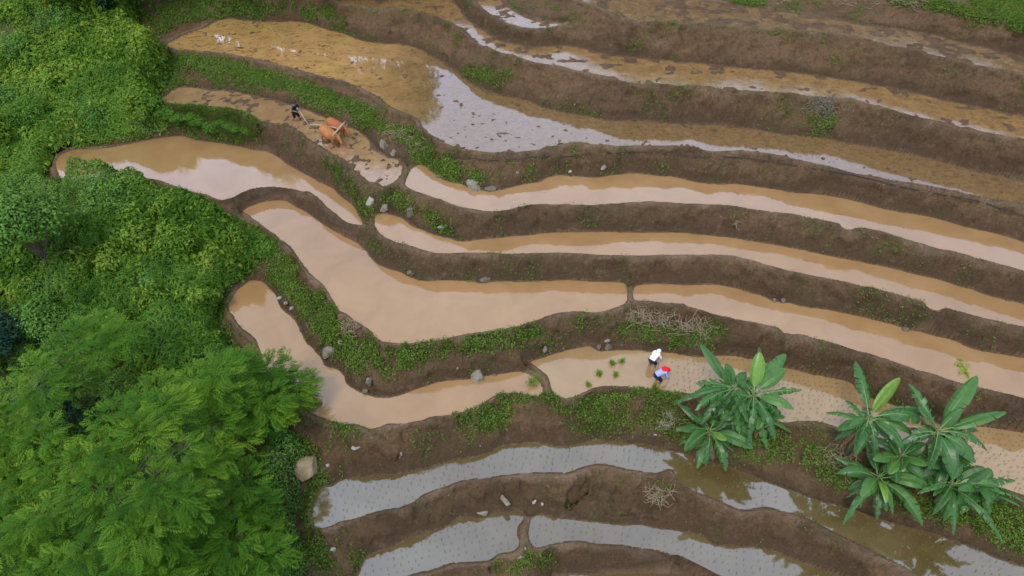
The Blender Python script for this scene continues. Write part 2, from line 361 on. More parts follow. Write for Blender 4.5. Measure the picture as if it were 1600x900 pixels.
# thick hillside away from every paddy follows the natural slope
mind = np.min([SD[n] for n, *_ in allp], 0)
away = (mind > 1.5) & ((GX < -14 - .25 * (GY - 24)) | (GY < 12.5) | (GY > 52))
M0 = laplace(fix, val, HILL)
# bunds: where the ground beyond a paddy's rim is not above it, raise a low mud wall
BW, BH = .27, .13
fix2, val2 = fix.copy(), val.copy(); bund = np.zeros(GX.shape)
bwn = BW * (1 + .5 * fbm(GX, GY, 2.2, 2, 9))
for n, z, k, P in allp:
    s = SD[n]
    m = (s >= 0) & (s < bwn) & (M0 < z + .06) & ~fix
    fix2 |= m; val2[m] = np.maximum(np.where(val2[m] == 0, -99, val2[m]), z)
    bund = np.maximum(bund, np.where((s >= 0) & (s < 1.2) & (M0 < z + .06), sstep(0, .10, s) * (1 - sstep(bwn * .75, bwn * 1.35, s)), 0))
M1 = laplace(fix2, val2, M0)
def box(A, r):
    for ax in (0, 1):
        c = np.cumsum(np.pad(A, [(r + 1, r) if i == ax else (0, 0) for i in (0, 1)], mode='edge'), ax)
        A = (np.take(c, range(2 * r + 1, c.shape[ax]), ax) - np.take(c, range(0, c.shape[ax] - 2 * r - 1), ax)) / (2 * r + 1)
    return A
_m1b = box(box(M1, 3), 2)
_wb = sstep(.12, .30, np.clip(mind, 0, None)); M1 = M1 * (1 - _wb) + _m1b * _wb
for n, z, k, P in allp:                      # straight, step-free start of every bank at the water line
    s = SD[n]; m = (s > 0) & (s < .30) & (s <= mind + 1e-6)
    M1[m] = z + (_m1b[m] - z) * np.clip(s[m] / .30, 0, 1) ** .8 * (_m1b[m] > z) + np.minimum(M1[m] - z, 0) * (_m1b[m] <= z)
# riser profile noise, slumps
out = np.clip(mind, 0, None)
gy_, gx_ = np.gradient(M1, STEP); slope = np.hypot(gx_, gy_)
steep = sstep(.35, 1.1, slope)
Z = M1 + bund * (BH * (1 + .7 * fbm(GX, GY, .8, 3, 12)) )
offp = sstep(0, .35, out)
Z += offp * (1 - .6 * bund) * (fbm(GX, GY, 2.4, 4, 20) * .34 * (1 - .3 * steep) + fbm(GX, GY, .45, 3, 40) * .13)
Z += offp * steep / (1 + .9 * np.clip(slope, 0, 6)) * 1.8 * (fbm(GX, GY, 1.1, 3, 50) * .42 + fbm(GX, GY, .4, 2, 53) * .05)
# bed of each paddy
for n, z, k, P in allp:
    if k == 'mud':
        bed = z - (.012 if n == 'L7' else .03) + fbm(GX, GY, .8, 4, 60) * .11
    elif k == 'shallow':
        bed = z - .062 + fbm(GX, GY, .42, 3, 61) * .135
    elif k == 'plough':
        bed = z - .06 + fbm(GX, GY, .45, 4, 62) * .20
    else:
        bed = np.full(GX.shape, z - .25)
    core = SD[n] < 0
    edge = sstep(0, .30, -SD[n] - WOB * .6)
    Z = np.where(core, (1 - edge) * (z + .03) + edge * bed, Z)
for _ in range(2):                            # ease the steepest faces
    _a, _b = np.gradient(Z, STEP); mk = (mind > 0).astype(float); _w = sstep(1.6, 3.0, np.hypot(_a, _b)) * mk
    Z = Z * (1 - _w) + box(Z * mk, 2) / np.maximum(box(mk, 2), 1e-6) * _w
PU, PV = proj(GX, GY, Z)
def _crk(pts, r):
    b = np.full(GX.shape, 1e9)
    for (ax, ay), (bx, by) in zip(pts[:-1], pts[1:]):
        vx, vy = bx - ax, by - ay; t = np.clip(((PU - ax) * vx + (PV - ay) * vy) / (vx * vx + vy * vy), 0, 1); b = np.minimum(b, np.hypot(PU - ax - t * vx, PV - ay - t * vy))
    return 1 - sstep(r * .2, r, b)
SLUMP = _crk([(925, 775), (975, 790), (1030, 795)], 45)        # slumped bank with a crack at its edge
Z = Z - .42 * _crk([(918, 748), (914, 760), (905, 772), (890, 782), (880, 796)], 5) * (mind > .35) - SLUMP * (mind > .3) * (.10 + .32 * np.abs(fbm(GX, GY, .8, 4, 141)))
TZ = Z
# spade cuts, clods and slumps: the bank faces pushed in and out along their normals
gy_, gx_ = np.gradient(TZ, STEP); sl_ = np.hypot(gx_, gy_); stp = sstep(.45, 1.2, sl_) * sstep(.04, .30, out)
_u = GX * .93 + GY * .2; _w = TZ * 1.05 + GY * .35
_d = fbm(_u, _w, .8, 5, 101, .58) * .36 + np.abs(fbm(_u, _w, .34, 3, 107)) * -.22 + fbm(_u * 1.0, _w * .7, .22, 2, 109) * .05
_d = stp * _d + (1 - stp) * sstep(.05, .4, out) * (np.abs(fbm(GX, GY, .32, 3, 111)) * .10 - .03)
_il = 1 / np.sqrt(1 + sl_ ** 2)
DX, DY, DZ = -gx_ * _il * _d, -gy_ * _il * _d, _il * _d
# ------------------------------------------------------------------ extend to the horizon
def growth(a, sgn):
    s, v, o = .4, a, []
    while abs(v) < 2500: v += sgn * s; o.append(v); s *= 1.22
    return o
gl = growth(xs[0], -1)[::-1]; gr = growth(xs[-1], 1); gb = growth(ys[0], -1)[::-1]; gt = growth(ys[-1], 1)
AX = np.array(gl + list(xs) + gr); AY = np.array(gb + list(ys) + gt)
BX, BY = np.meshgrid(AX, AY)
TALL = hill(BX, BY) + fbm(BX, BY, 60, 4, 70) * 6 * sstep(60, 200, np.hypot(BX, BY - 30))
ob, ol = len(gb), len(gl)
TALL[ob:ob + NYc, ol:ol + NXc] = TZ
# blend the rim of the core
def tz(x, y):
    """terrain height at points (bilinear on the core grid)"""
    x = np.asarray(x, float); y = np.asarray(y, float)
    u = np.clip((x - cx0) / STEP, 0, NXc - 1.001); v = np.clip((y - cy0) / STEP, 0, NYc - 1.001)
    i, j = u.astype(int), v.astype(int); fu, fv = u - i, v - j
    return (TZ[j, i] * (1 - fu) + TZ[j, i + 1] * fu) * (1 - fv) + (TZ[j + 1, i] * (1 - fu) + TZ[j + 1, i + 1] * fu) * fv
def gsamp(A, x, y):
    i = np.clip(((np.asarray(x) - cx0) / STEP + .5).astype(int), 0, NXc - 1); j = np.clip(((np.asarray(y) - cy0) / STEP + .5).astype(int), 0, NYc - 1)
    return A[j, i]
def hit(px, py, up=0.0):
    """where the sight line of a photo pixel meets the ground: world point"""
    a = (px - 800) / F_PX; b = (450 - py) / F_PX
    d = np.array([a, CP + b * SP, -SP + b * CP])
    t = np.arange(14, 80, .04)
    X, Y, Zr = a * t, d[1] * t, H_CAM + d[2] * t
    g = tz(X, Y) + up
    k = int(np.argmax(Zr <= g)) or len(t) - 1
    return float(X[k]), float(Y[k]), float(tz(X[k], Y[k]))

# ------------------------------------------------------------------ where things grow (traced patches, kept as ground maps)
PU, PV = proj(GX, GY, TZ)
def stroke(pts, r, soft=.5):
    """0..1 around a polyline of photo pixels, laid on the ground"""
    best = np.full(GX.shape, 1e9)
    for (ax, ay), (bx, by) in zip(pts[:-1], pts[1:]):
        vx, vy = bx - ax, by - ay; L2 = vx * vx + vy * vy + 1e-9
        t = np.clip(((PU - ax) * vx + (PV - ay) * vy) / L2, 0, 1)
        best = np.minimum(best, np.hypot(PU - ax - t * vx, PV - ay - t * vy))
    return 1 - sstep(r * soft, r, best)
def px_region(pl):
    ins = np.zeros(GX.shape, bool); x1, y1 = pl[-1]
    for x2, y2 in pl:
        if y1 != y2:
            c = (PV > min(y1, y2)) & (PV <= max(y1, y2))
            ins ^= c & (PU < x1 + (PV - y1) * (x2 - x1) / (y2 - y1))
        x1, y1 = x2, y2
    return ins
THICK = px_region([(-80, -60), (195, -60), (215, 20), (225, 60), (262, 82), (272, 120), (252, 150), (270, 172), (335, 172), (392, 192), (394, 208), (300, 206), (205, 212), (120, 232), (85, 243),
    (72, 285), (110, 297), (200, 296), (270, 306), (330, 330), (372, 352), (405, 390), (425, 420), (395, 428), (355, 455), (338, 492), (352, 540), (395, 580), (430, 650), (470, 690), (505, 705), (470, 760), (462, 830), (490, 860), (480, 980), (-80, 980)])
# distance-ish softening of the thicket's rim (box blur)
def blur(A, r):
    A = A.astype(float)
    for ax in (0, 1):
        c = np.cumsum(np.pad(A, [(r + 1, r) if i == ax else (0, 0) for i in (0, 1)], mode='edge'), ax)
        A = (np.take(c, range(2 * r + 1, c.shape[ax]), ax) - np.take(c, range(0, c.shape[ax] - 2 * r - 1), ax)) / (2 * r + 1)
    return A
LEFTW = GX < (-13 - .35 * (GY - 22))
THICK = (THICK | ((PU < -70) & (GX < -5)) | ((PV > 905) & (PU < 480)) | ((PV < -25) & (PU < 240))) & (mind > .12)
TAPER = sstep(.45, .98, blur(blur(THICK, 9), 9)) * THICK
GRASS = np.zeros(GX.shape)                       # short grass and weeds on the banks
def g(pts, r, d=1.0, soft=.45):
    global GRASS
    GRASS = np.maximum(GRASS, d * stroke(pts, r, soft))
g([(280, 95), (340, 104), (400, 118), (450, 130), (510, 150), (560, 172), (600, 195), (640, 222), (680, 245), (720, 268), (745, 280)], 17)
g([(640, 215), (665, 245), (700, 265), (735, 280)], 24, 1)
g([(290, 122), (380, 128), (470, 152), (540, 178), (590, 205)], 15, .55)
g([(515, 255), (540, 285), (560, 305), (575, 325)], 18, .8); g([(560, 330), (575, 325), (590, 335)], 12, .5)
g([(600, 305), (640, 318), (665, 335), (690, 352), (700, 360)], 17, .8)
g([(645, 375), (600, 395), (570, 370)], 8, .5); g([(590, 380), (620, 405), (660, 430), (760, 436)], 7, .5)
g([(500, 470), (520, 505), (545, 535), (600, 555), (680, 548), (740, 538), (800, 528), (840, 520)], 20)
g([(515, 540), (560, 560), (600, 570), (640, 560)], 24, .9); g([(430, 425), (470, 460), (500, 500), (520, 540)], 22, .9); g([(545, 575), (600, 590)], 14, .5)
g([(395, 375), (430, 400), (450, 420)], 26, 1)
g([(900, 505), (960, 498)], 13, .8); g([(980, 515), (1040, 525), (1100, 530), (1120, 520)], 20, 1); g([(860, 530), (900, 520), (850, 545)], 16, .4)
g([(715, 575), (745, 585), (760, 575)], 12, .7)
g([(780, 625), (860, 622), (880, 635), (940, 622), (1000, 615), (1060, 622)], 13, .95); g([(720, 652), (760, 640), (790, 650), (750, 665)], 20, .9)
g([(730, 680), (720, 695)], 14, .55); g([(900, 655), (1000, 648), (1060, 665), (1100, 690)], 34, .66); g([(640, 690), (700, 678), (720, 670)], 12, .5); g([(560, 730), (620, 725), (680, 705), (740, 690)], 8, .4)
g([(1160, 690), (1220, 700), (1290, 725), (1320, 745)], 34, .8); g([(1330, 740), (1400, 770), (1480, 800), (1560, 830), (1650, 860)], 26, 1); g([(1520, 770), (1600, 810)], 26, .9)
g([(490, 735), (520, 690), (560, 678)], 8, .6); g([(480, 860), (520, 885)], 22, .8); g([(505, 645), (535, 668), (560, 676)], 7, 1)
g([(360, 0), (440, 5), (520, 25), (540, 50)], 20, .7); g([(545, 55), (600, 62)], 7, .5); g([(540, 15), (620, 18), (690, 40), (720, 65)], 5, .5)
g([(735, 110), (770, 125), (790, 120)], 17, .6); g([(850, 160), (900, 170), (940, 185)], 9, .5); g([(1270, 195), (1300, 190)], 16, .7); g([(1190, 180), (1340, 222)], 5, .4)
g([(1395, -5), (1480, 12), (1540, 28), (1620, 48)], 13, 1); g([(1540, 5), (1600, 20), (1660, 30)], 30, 1); g([(1150, 5), (1190, 8)], 10, .9); g([(1000, 30), (1090, 38), (1160, 48), (1250, 60), (1350, 80), (1450, 105), (1600, 118)], 4, .35)
g([(900, 100), (1000, 127), (1080, 133), (1200, 142), (1300, 158), (1400, 180), (1500, 205), (1600, 222)], 4, .35)
g([(830, 262), (835, 275)], 8, .8); g([(1030, 292), (1060, 285)], 6, .4); g([(1340, 598), (1450, 640), (1560, 660)], 16, .4); g([(1230, 572), (1330, 608), (1420, 642)], 6, .6)
g([(780, 885), (830, 880), (860, 870)], 18, .7); g([(900, 745), (960, 740), (1020, 750), (1060, 765)], 8, .5); g([(1040, 800), (1120, 828), (1200, 850)], 8, .45); g([(800, 790), (900, 800), (960, 812)], 5, .3)
g([(560, 870), (540, 890)], 20, .6); g([(520, 810), (600, 790), (680, 780)], 6, .3)
g([(200, 5), (260, 15), (330, 8), (400, 4)], 30, 1); g([(215, 55), (245, 40), (270, 28)], 22, .9); g([(245, 160), (300, 172), (350, 180), (395, 198)], 20, 1.2); g([(120, 225), (200, 212), (290, 208), (370, 215)], 14, .7); g([(262, 95), (275, 130), (262, 150)], 14, .9)
g([(95, 290), (200, 292), (280, 312), (340, 335), (400, 365)], 16, .9); g([(350, 450), (340, 500), (370, 555), (410, 600)], 14, .7); g([(470, 690), (500, 740), (480, 800), (510, 870)], 20, .8)
GRASS = np.maximum(GRASS, .34 * sstep(.16, .40, fbm(GX, GY, .8, 4, 121) + .5 * fbm(GX, GY, 5, 2, 123)) * (mind < 3.5))
_lip = (bund > .03) * sstep(BW * .7, BW * 1.05, mind) * (1 - sstep(.5, .7, mind)) * sstep(-.02, .25, fbm(GX, GY, 1.3, 4, 151))
GRASS = np.maximum(GRASS, .62 * _lip)
TALLG = np.clip(stroke([(205, 172), (250, 178), (300, 186), (345, 193), (385, 200)], 25, .45) + 1.1 * fbm(GX, GY, .7, 4, 143), 0, 1) * (mind > .05) * (stroke([(205, 172), (250, 178), (300, 186), (345, 193), (392, 202)], 27, .9) > 0)
_pat = fbm(GX, GY, .9, 4, 80) + .5 * fbm(GX, GY, .25, 2, 81)
GRASS = np.clip(blur(GRASS, 3) * 1.05, 0, 1) * sstep(-.36, .28, _pat + GRASS * .42) * (mind > .03)
GRASS = np.maximum(GRASS, TALLG)
MOSS = np.clip(GRASS * .9 + .35 * sstep(.18, .5, fbm(GX, GY, 1.6, 5, 83) + .14 * (GY < 26)) + THICK, 0, 1) * (mind > .0)
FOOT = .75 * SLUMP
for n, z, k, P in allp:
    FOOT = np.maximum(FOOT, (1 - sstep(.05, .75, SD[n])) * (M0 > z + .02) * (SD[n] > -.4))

# ---- the ground: one sheet from the paddies to the horizon
nY, nX = BX.shape
VX, VY, VZ = BX.copy(), BY.copy(), TALL.copy()
VX[ob:ob + NYc, ol:ol + NXc] += DX; VY[ob:ob + NYc, ol:ol + NXc] += DY; VZ[ob:ob + NYc, ol:ol + NXc] += DZ
V = np.stack([VX.ravel(), VY.ravel(), VZ.ravel()], 1)
ii = np.arange(nX * nY).reshape(nY, nX)
F = np.stack([ii[:-1, :-1].ravel(), ii[:-1, 1:].ravel(), ii[1:, 1:].ravel(), ii[1:, :-1].ravel()], 1)
gm = np_mesh('terrain', V, F, smooth=True)
def full(A, outer=0.0):
    B = np.full(BX.shape, outer); B[ob:ob + NYc, ol:ol + NXc] = A; return B.ravel()
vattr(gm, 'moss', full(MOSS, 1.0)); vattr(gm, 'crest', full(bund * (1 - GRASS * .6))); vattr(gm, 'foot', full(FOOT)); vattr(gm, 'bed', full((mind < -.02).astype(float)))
t = NT('earth'); c = t.coord()
n1 = t.noise(c, .8, 6, .6); n2 = t.noise(c, 7, 6, .65); n3 = t.noise(c, 28, 4, .6)
mp = t.n('ShaderNodeMapping', {'Vector': c, 'Scale': (6.5, 6.5, 4.2)}); n4 = t.noise(mp.outputs[0], 1.0, 4, .6)
soil = t.ramp(n2, (.25, (.100, .056, .024)), (.5, (.190, .112, .051)), (.75, (.290, .182, .094)))
soil = t.mix(t.math('MULTIPLY', n1, .75), soil, t.ramp(n4, (.3, (.090, .051, .025)), (.7, (.205, .128, .071))), 'MIX')
soil = t.mix(t.ramp(n3, (.62, 0.0), (.75, .55)), soil, (.26, .19, .13))
soil = t.mix(t.math('MULTIPLY', t.attr('crest'), .65), soil, t.ramp(n2, (.3, (.21, .142, .09)), (.7, (.31, .22, .145))))
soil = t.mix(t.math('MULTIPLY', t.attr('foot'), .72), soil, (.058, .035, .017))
ms = t.math('MULTIPLY', t.attr('moss'), t.ramp(t.noise(c, 5, 5, .7), (.38, 0.0), (.60, 1.0)), True)
soil = t.mix(t.math('MULTIPLY', ms, .8), soil, t.ramp(n3, (.3, (.035, .052, .012)), (.7, (.085, .105, .025))))
mud = t.ramp(t.noise(c, 3, 6, .65), (.3, (.085, .050, .024)), (.7, (.21, .13, .07)))
col = t.mix(t.attr('bed'), soil, mud)
big = t.noise(c, .33, 5, .65)
soil = t.mix(t.ramp(big, (.36, .62), (.54, 0.0)), soil, (.088, .055, .028))
soil = t.mix(t.ramp(t.noise(c, 1.9, 4, .7), (.55, 0.0), (.72, .5)), soil, (.225, .148, .092))
soil = t.mix(t.ramp(t.noise(c, 55, 2, .5), (.66, 0.0), (.72, .6)), soil, (.045, .028, .015))
col = t.mix(t.attr('bed'), soil, mud)
hgt = t.math('ADD', t.math('ADD', t.math('MULTIPLY', n2, .9), t.math('MULTIPLY', n3, .35)), t.math('MULTIPLY', n4, .5))
rough = t.math('SUBTRACT', .92, t.math('MULTIPLY', t.attr('bed'), .45))
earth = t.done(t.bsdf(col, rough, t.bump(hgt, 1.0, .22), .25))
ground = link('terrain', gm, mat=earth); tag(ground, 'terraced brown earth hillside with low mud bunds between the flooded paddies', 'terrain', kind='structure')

# ---- water
def water_mat(name, stops, refl, scale=.5, extra=None, ior=1.33, rip=.03, grough=.05):
    t = NT(name); c = t.coord()
    col = t.ramp(t.noise(c, scale, 6, .6, .6), *stops)
    if extra: col = extra(t, c, col)
    nb = t.bump(t.math('ADD', t.noise(c, 2.2, 3, .5), t.math('MULTIPLY', t.noise(c, 14, 2, .5), .12)), rip, .05)
    d = t.n('ShaderNodeBsdfDiffuse', {'Color': col})
    g_ = t.n('ShaderNodeBsdfGlossy', {'Color': (1, 1, 1), 'Roughness': grough, 'Normal': nb})
    fr = t.n('ShaderNodeFresnel', {'IOR': ior})
    f = t.math('MULTIPLY', fr.outputs[0], refl, True)
    m_ = t.n('ShaderNodeMixShader', {0: f, 1: d.outputs[0], 2: g_.outputs[0]})
    return t.done(m_.outputs[0])
def specks(lo, hi, col, sc, amt):
    def f(t, c, base):
        return t.mix(t.math('MULTIPLY', t.ramp(t.noise(c, sc, 5, .7, 1.2), (lo, 0.0), (hi, 1.0)), amt), base, col)
    return f
def l5(t, c, base):
    sep = t.n('ShaderNodeSeparateXYZ', {0: c})
    # silty orange water at the far end, brown bed showing through towards the middle
    k = t.math('ADD', t.math('MULTIPLY', sep.outputs['X'], .11), t.math('ADD', 1.0, t.math('MULTIPLY', t.noise(c, .5, 4), .9)))
    brown = t.ramp(t.noise(c, 3.2, 7, .78, .5), (.3, (.098, .056, .023)), (.5, (.165, .097, .040)), (.72, (.225, .138, .060)))
    col = t.mix(t.ramp(k, (.05, 0.0), (.85, 1.0)), base, brown)
    mp = t.n('ShaderNodeMapping', {'Vector': c, 'Scale': (1.0, 1.9, 1), 'Rotation': (0, 0, -.4)})
    return t.mix(t.math('MULTIPLY', t.ramp(t.noise(mp.outputs[0], 1.1, 7, .72, 1.6), (.51, 0.0), (.62, 1.0)), t.ramp(k, (.1, .6), (.7, .3))), col, (.060, .050, .026))
WM = {'turbid': water_mat('silty_water', [(.25, (.245, .136, .055)), (.5, (.29, .166, .070)), (.75, (.325, .193, .086))], 3.6, .45, specks(.68, .74, (.14, .085, .05), 3.5, .55), rip=.05),
      'planted': water_mat('silty_planted_water', [(.3, (.255, .155, .066)), (.7, (.31, .195, .088))], 4.0),
      'plough': water_mat('churned_water', [(.3, (.22, .128, .060)), (.7, (.31, .185, .090))], 3.2, 1.2, specks(.58, .70, (.14, .085, .048), 2.2, .6), rip=.10),
      'shallow': water_mat('shallow_water', [(.3, (.38, .215, .072)), (.7, (.47, .275, .10))], 3.3, .6, l5, rip=.05),
      'mud': water_mat('muddy_water', [(.3, (.16, .088, .031)), (.5, (.225, .128, .045)), (.7, (.28, .165, .062))], 2.4, 1.3, specks(.47, .62, (.105, .064, .031), 3.2, .6), rip=.10, grough=.10),
      'wetmud': water_mat('wet_mud_film', [(.3, (.15, .088, .037)), (.5, (.215, .127, .056)), (.7, (.28, .178, .092))], 2.4, 1.6, specks(.46, .60, (.10, .062, .034), 5.0, .8), rip=.15, grough=.16),
      'clear': water_mat('clear_water', [(.3, (.085, .055, .018)), (.7, (.125, .088, .036))], 7.4)}
WL = {'turbid': 'silty orange water standing in a flooded rice paddy', 'planted': 'silty water of the paddy being planted with rice', 'plough': 'churned muddy water in the paddy being ploughed', 'shallow': 'wide shallow water over dark mud in the broad upper paddy',
      'mud': 'brown mud and thin water in an unplanted upper paddy', 'clear': 'grey still water reflecting the sky in a lower planted paddy'}
for n, z, k, P in allp:
    bm = bmesh.new()
    bm.faces.new([bm.verts.new((x, y, z)) for x, y in P])
    if bm.faces[:][0].normal.z < 0 or True:
        bm.normal_update()
        for f in bm.faces:
            if f.normal.z < 0: f.normal_flip()
    bmesh.ops.triangulate(bm, faces=bm.faces[:])
    me = bpy.data.meshes.new('water'); bm.to_mesh(me); bm.free()
    o = link('water', me, mat=WM['wetmud' if n == 'L7' else k]); tag(o, WL[k], 'water', 'flooded rice paddies', 'structure')
# ------------------------------------------------------------------ leaf geometry
def leaf_quads(P, N, U, L, W, droop=.18, fold=.25):
    """one folded leaf per point: base P, direction U, surface normal N, length L, width W -> V, F"""
    N = N / np.linalg.norm(N, axis=1, keepdims=True)
    U = U - N * (U * N).sum(1, keepdims=True); U /= np.linalg.norm(U, axis=1, keepdims=True) + 1e-9
    S = np.cross(N, U); L = L[:, None]; W = W[:, None]
    tip = P + U * L - N * L * droop
    m = P + U * L * .45 + N * W * fold
    V = np.stack([P, m + S * W * .5, tip, m - S * W * .5], 1).reshape(-1, 3)
    F = np.arange(len(P) * 4).reshape(-1, 4)
    return V, F
def blades(P, U, L, W):
    """grass blades: a narrow upright quad bent towards U"""
    n = len(P); a = rng.uniform(0, 6.283, n); S = np.stack([np.cos(a), np.sin(a), np.zeros(n)], 1) * W[:, None] * .5
    H = U * L[:, None]
    mid = P + H * .55; side = np.stack([-np.sin(a), np.cos(a), np.zeros(n)], 1) * L[:, None] * rng.uniform(-.45, .45, n)[:, None]
    tip = P + H * .9 + side - np.array([0, 0, 1.]) * np.abs(side).sum(1, keepdims=True) * .35
    V = np.stack([P - S, mid + side * .35 - S * .8, tip, mid + side * .35 + S * .8], 1).reshape(-1, 3)
    return V, np.arange(n * 4).reshape(-1, 4)
def tube(pts, rad, n=8, cap=True):
    P = np.array(pts, float); k = len(P); T = np.gradient(P, axis=0); T /= np.linalg.norm(T, axis=1, keepdims=True) + 1e-9
    ref = np.array([0, 0, 1.]) if abs(T[:, 2]).mean() < .8 else np.array([1., 0, 0])
    A = np.cross(T, ref); A /= np.linalg.norm(A, axis=1, keepdims=True) + 1e-9; B = np.cross(T, A)
    th = np.arange(n) / n * 2 * math.pi; r = np.array(rad, float).reshape(k, 1, 1)
    V = (P[:, None] + r * (np.cos(th)[None, :, None] * A[:, None] + np.sin(th)[None, :, None] * B[:, None])).reshape(-1, 3)
    i, j = np.meshgrid(np.arange(k - 1), np.arange(n), indexing='ij'); j2 = (j + 1) % n
    F = np.stack([i * n + j, i * n + j2, (i + 1) * n + j2, (i + 1) * n + j], -1).reshape(-1, 4)
    if cap:                                        # close both ends with collapsed quads
        V = np.concatenate([V, P[:1], P[-1:]]); c0, c1 = k * n, k * n + 1; jj = np.arange(0, n, 2)
        F = np.concatenate([F, np.stack([np.full(len(jj), c0), (jj + 2) % n, (jj + 1) % n, jj], 1),
                            np.stack([np.full(len(jj), c1), (k-1)*n + jj, (k-1)*n + (jj + 1) % n, (k-1)*n + (jj + 2) % n], 1)])
    return V, F
def join(parts):
    Vs, Fs, o = [], [], 0
    for V, F in parts:
        Vs.append(V); Fs.append(F + o); o += len(V)
    return np.concatenate(Vs), np.concatenate(Fs)
def unit(n):
    v = rng.normal(size=(n, 3)); return v / np.linalg.norm(v, axis=1, keepdims=True)

LM = {'vine': leaf_mat('thicket_leaves', [(.018, .058, .006), (.064, .150, .012), (.135, .245, .022), (.26, .37, .045)], .38),
      'grass': leaf_mat('bank_grass', [(.045, .080, .012), (.080, .150, .018), (.135, .215, .028), (.24, .22, .085)], .3),
      'feather': leaf_mat('feathery_leaves', [(.010, .042, .004), (.036, .112, .007), (.078, .192, .012), (.19, .31, .020)], .40),
      'light': leaf_mat('pale_green_leaves', [(.040, .105, .016), (.090, .21, .030), (.17, .32, .06)], .35),
      'blue': leaf_mat('bluish_leaves', [(.008, .028, .016), (.016, .050, .028), (.03, .085, .045)], .15),
      'fern': leaf_mat('fern_leaves', [(.034, .105, .012), (.075, .19, .02), (.15, .29, .035)], .38),
      'dry': leaf_mat('dry_leaves', [(.12, .075, .03), (.22, .15, .07), (.32, .24, .13)], .1),
      'banana': None}
BARK = simple_mat('bark', (.11, .085, .06), .9, .35, 9, .2, .6)
DRY = simple_mat('dry_stalks', (.28, .215, .14), .9, .35, 7, .1)

# ------------------------------------------------------------------ undergrowth: one mass of vines and leaves
CANH = TAPER * (.22 + 2.3 * domes(GX, GY, 3.1, 5) * (1 + .8 * fbm(GX, GY, 7, 2, 13)) + .85 * domes(GX, GY, 1.3, 9) + fbm(GX, GY, .6, 3, 11) * .4)
CAN = TZ + CANH
cgy, cgx = np.gradient(blur(CAN, 2), STEP)
def scatter(W, n):
    """n random ground points with density W"""
    p = W.ravel(); c = np.cumsum(p); k = np.searchsorted(c, rng.random(n) * c[-1])
    k = np.minimum(k, p.size - 1); j, i = np.divmod(k, NXc)
    return xs[i] + rng.uniform(-.5, .5, n) * STEP, ys[j] + rng.uniform(-.5, .5, n) * STEP, j, i
VIEW = ((PU > -260) & (PV > -90) & (PV < 990)).astype(float)
nn = 430000
sl = np.sqrt(1 + np.clip(cgx ** 2 + cgy ** 2, 0, 9))
X, Y, J, I = scatter(VIEW * (TAPER > .02) * sl * (.35 + .65 * TAPER), nn)
dep = rng.random(nn) ** 2.2 * np.minimum(CANH[J, I] * .8, .75)
crev = sstep(.10, .45, domes(X, Y, 3.1, 5)); 
P = np.stack([X, Y, CAN[J, I] - dep + .05], 1)
N = np.stack([-cgx[J, I], -cgy[J, I], np.ones(nn)], 1); N /= np.linalg.norm(N, axis=1, keepdims=True)
N = N * .9 + unit(nn) * .62; U = unit(nn) + np.array([0, 0, .15]) + N * .1
zone = fbm(X, Y, 3.0, 3, 90); u_, v_ = PU[J, I], PV[J, I]
longl = (((u_ - 250) / 120) ** 2 + ((v_ - 525) / 75) ** 2 < 1) & (rng.random(nn) < .55)
spc = fbm(X, Y, 4.5, 3, 131) + .35 * fbm(X, Y, 1.2, 2, 133)
Lf = rng.uniform(.12, .24, nn) * np.where(spc > .16, 1.75, np.where(spc < -.14, .68, 1.0)); Wf = Lf * rng.uniform(.40, .62, nn)
longl |= ((np.abs(spc) < .06) | ((np.hypot((u_ - 60) / 70, (v_ - 245) / 55) < 1) | (np.hypot((u_ - 160) / 60, (v_ - 190) / 40) < 1))) & (rng.random(nn) < .6)
Lf = np.where(longl, rng.uniform(.35, .6, nn), Lf); Wf = np.where(longl, .055, Wf)
U[longl] = U[longl] * .8 + np.array([0, -.1, .7])
V, F = leaf_quads(P, N, U, Lf, Wf)
rv = np.clip(rng.normal(.5, .22, nn) + zone * .55 + .5 * fbm(X, Y, .9, 2, 95) - .5 * spc + .34 * (1 - sstep(240, 430, v_)) - .06 * (v_ > 420), 0, 1)
keep = (crev + .45 * rng.random(nn) + (1 - TAPER[J, I]) > .42)
kindm = np.where(longl, 2, np.where(spc < -.13, 1, 0))
for q, (nm, mt, lb) in enumerate([('undergrowth', 'vine', 'dense green vines and weeds covering the slope left of the terraces'), ('low_bushes', 'light', 'lighter fine leafed scrub in patches among the vines on the left slope'), ('tall_grass', 'fern', 'long bladed grass standing in patches on the overgrown left slope')]):
    m_ = keep & (kindm == q); Vq = V.reshape(-1, 4, 3)[m_].reshape(-1, 3)
    o = link(nm, np_mesh(nm, Vq, np.arange(len(Vq)).reshape(-1, 4), rnd=rv[m_]), mat=LM[mt]); tag(o, lb, 'undergrowth', kind='stuff')

# ------------------------------------------------------------------ grass on the banks
nn = 260000
tgy, tgx = np.gradient(TZ, STEP)
X, Y, J, I = scatter(((GRASS + TALLG * .5) ** 1.5) * np.sqrt(1 + tgx ** 2 + tgy ** 2) * (mind > .02), nn)
P = np.stack([X, Y, tz(X, Y) - .01], 1); U = np.stack([-tgx[J, I] * .35, -tgy[J, I] * .35, np.ones(nn)], 1)
V, F = blades(P, U / np.linalg.norm(U, axis=1, keepdims=True), rng.uniform(.07, .26, nn) * (.5 + .6 * GRASS[J, I] + .9 * TALLG[J, I]), rng.uniform(.022, .05, nn) * (1 + .5 * TALLG[J, I]))
mm = 100000; tallr = TALLG[J, I]
X, Y, J, I = scatter((GRASS ** 2) * (mind > .02), mm)
N = np.stack([-tgx[J, I], -tgy[J, I], np.ones(mm)], 1); N /= np.linalg.norm(N, axis=1, keepdims=True)
P = np.stack([X, Y, tz(X, Y)], 1) + N * rng.uniform(.03, .18, mm)[:, None]
L_ = rng.uniform(.06, .14, mm)
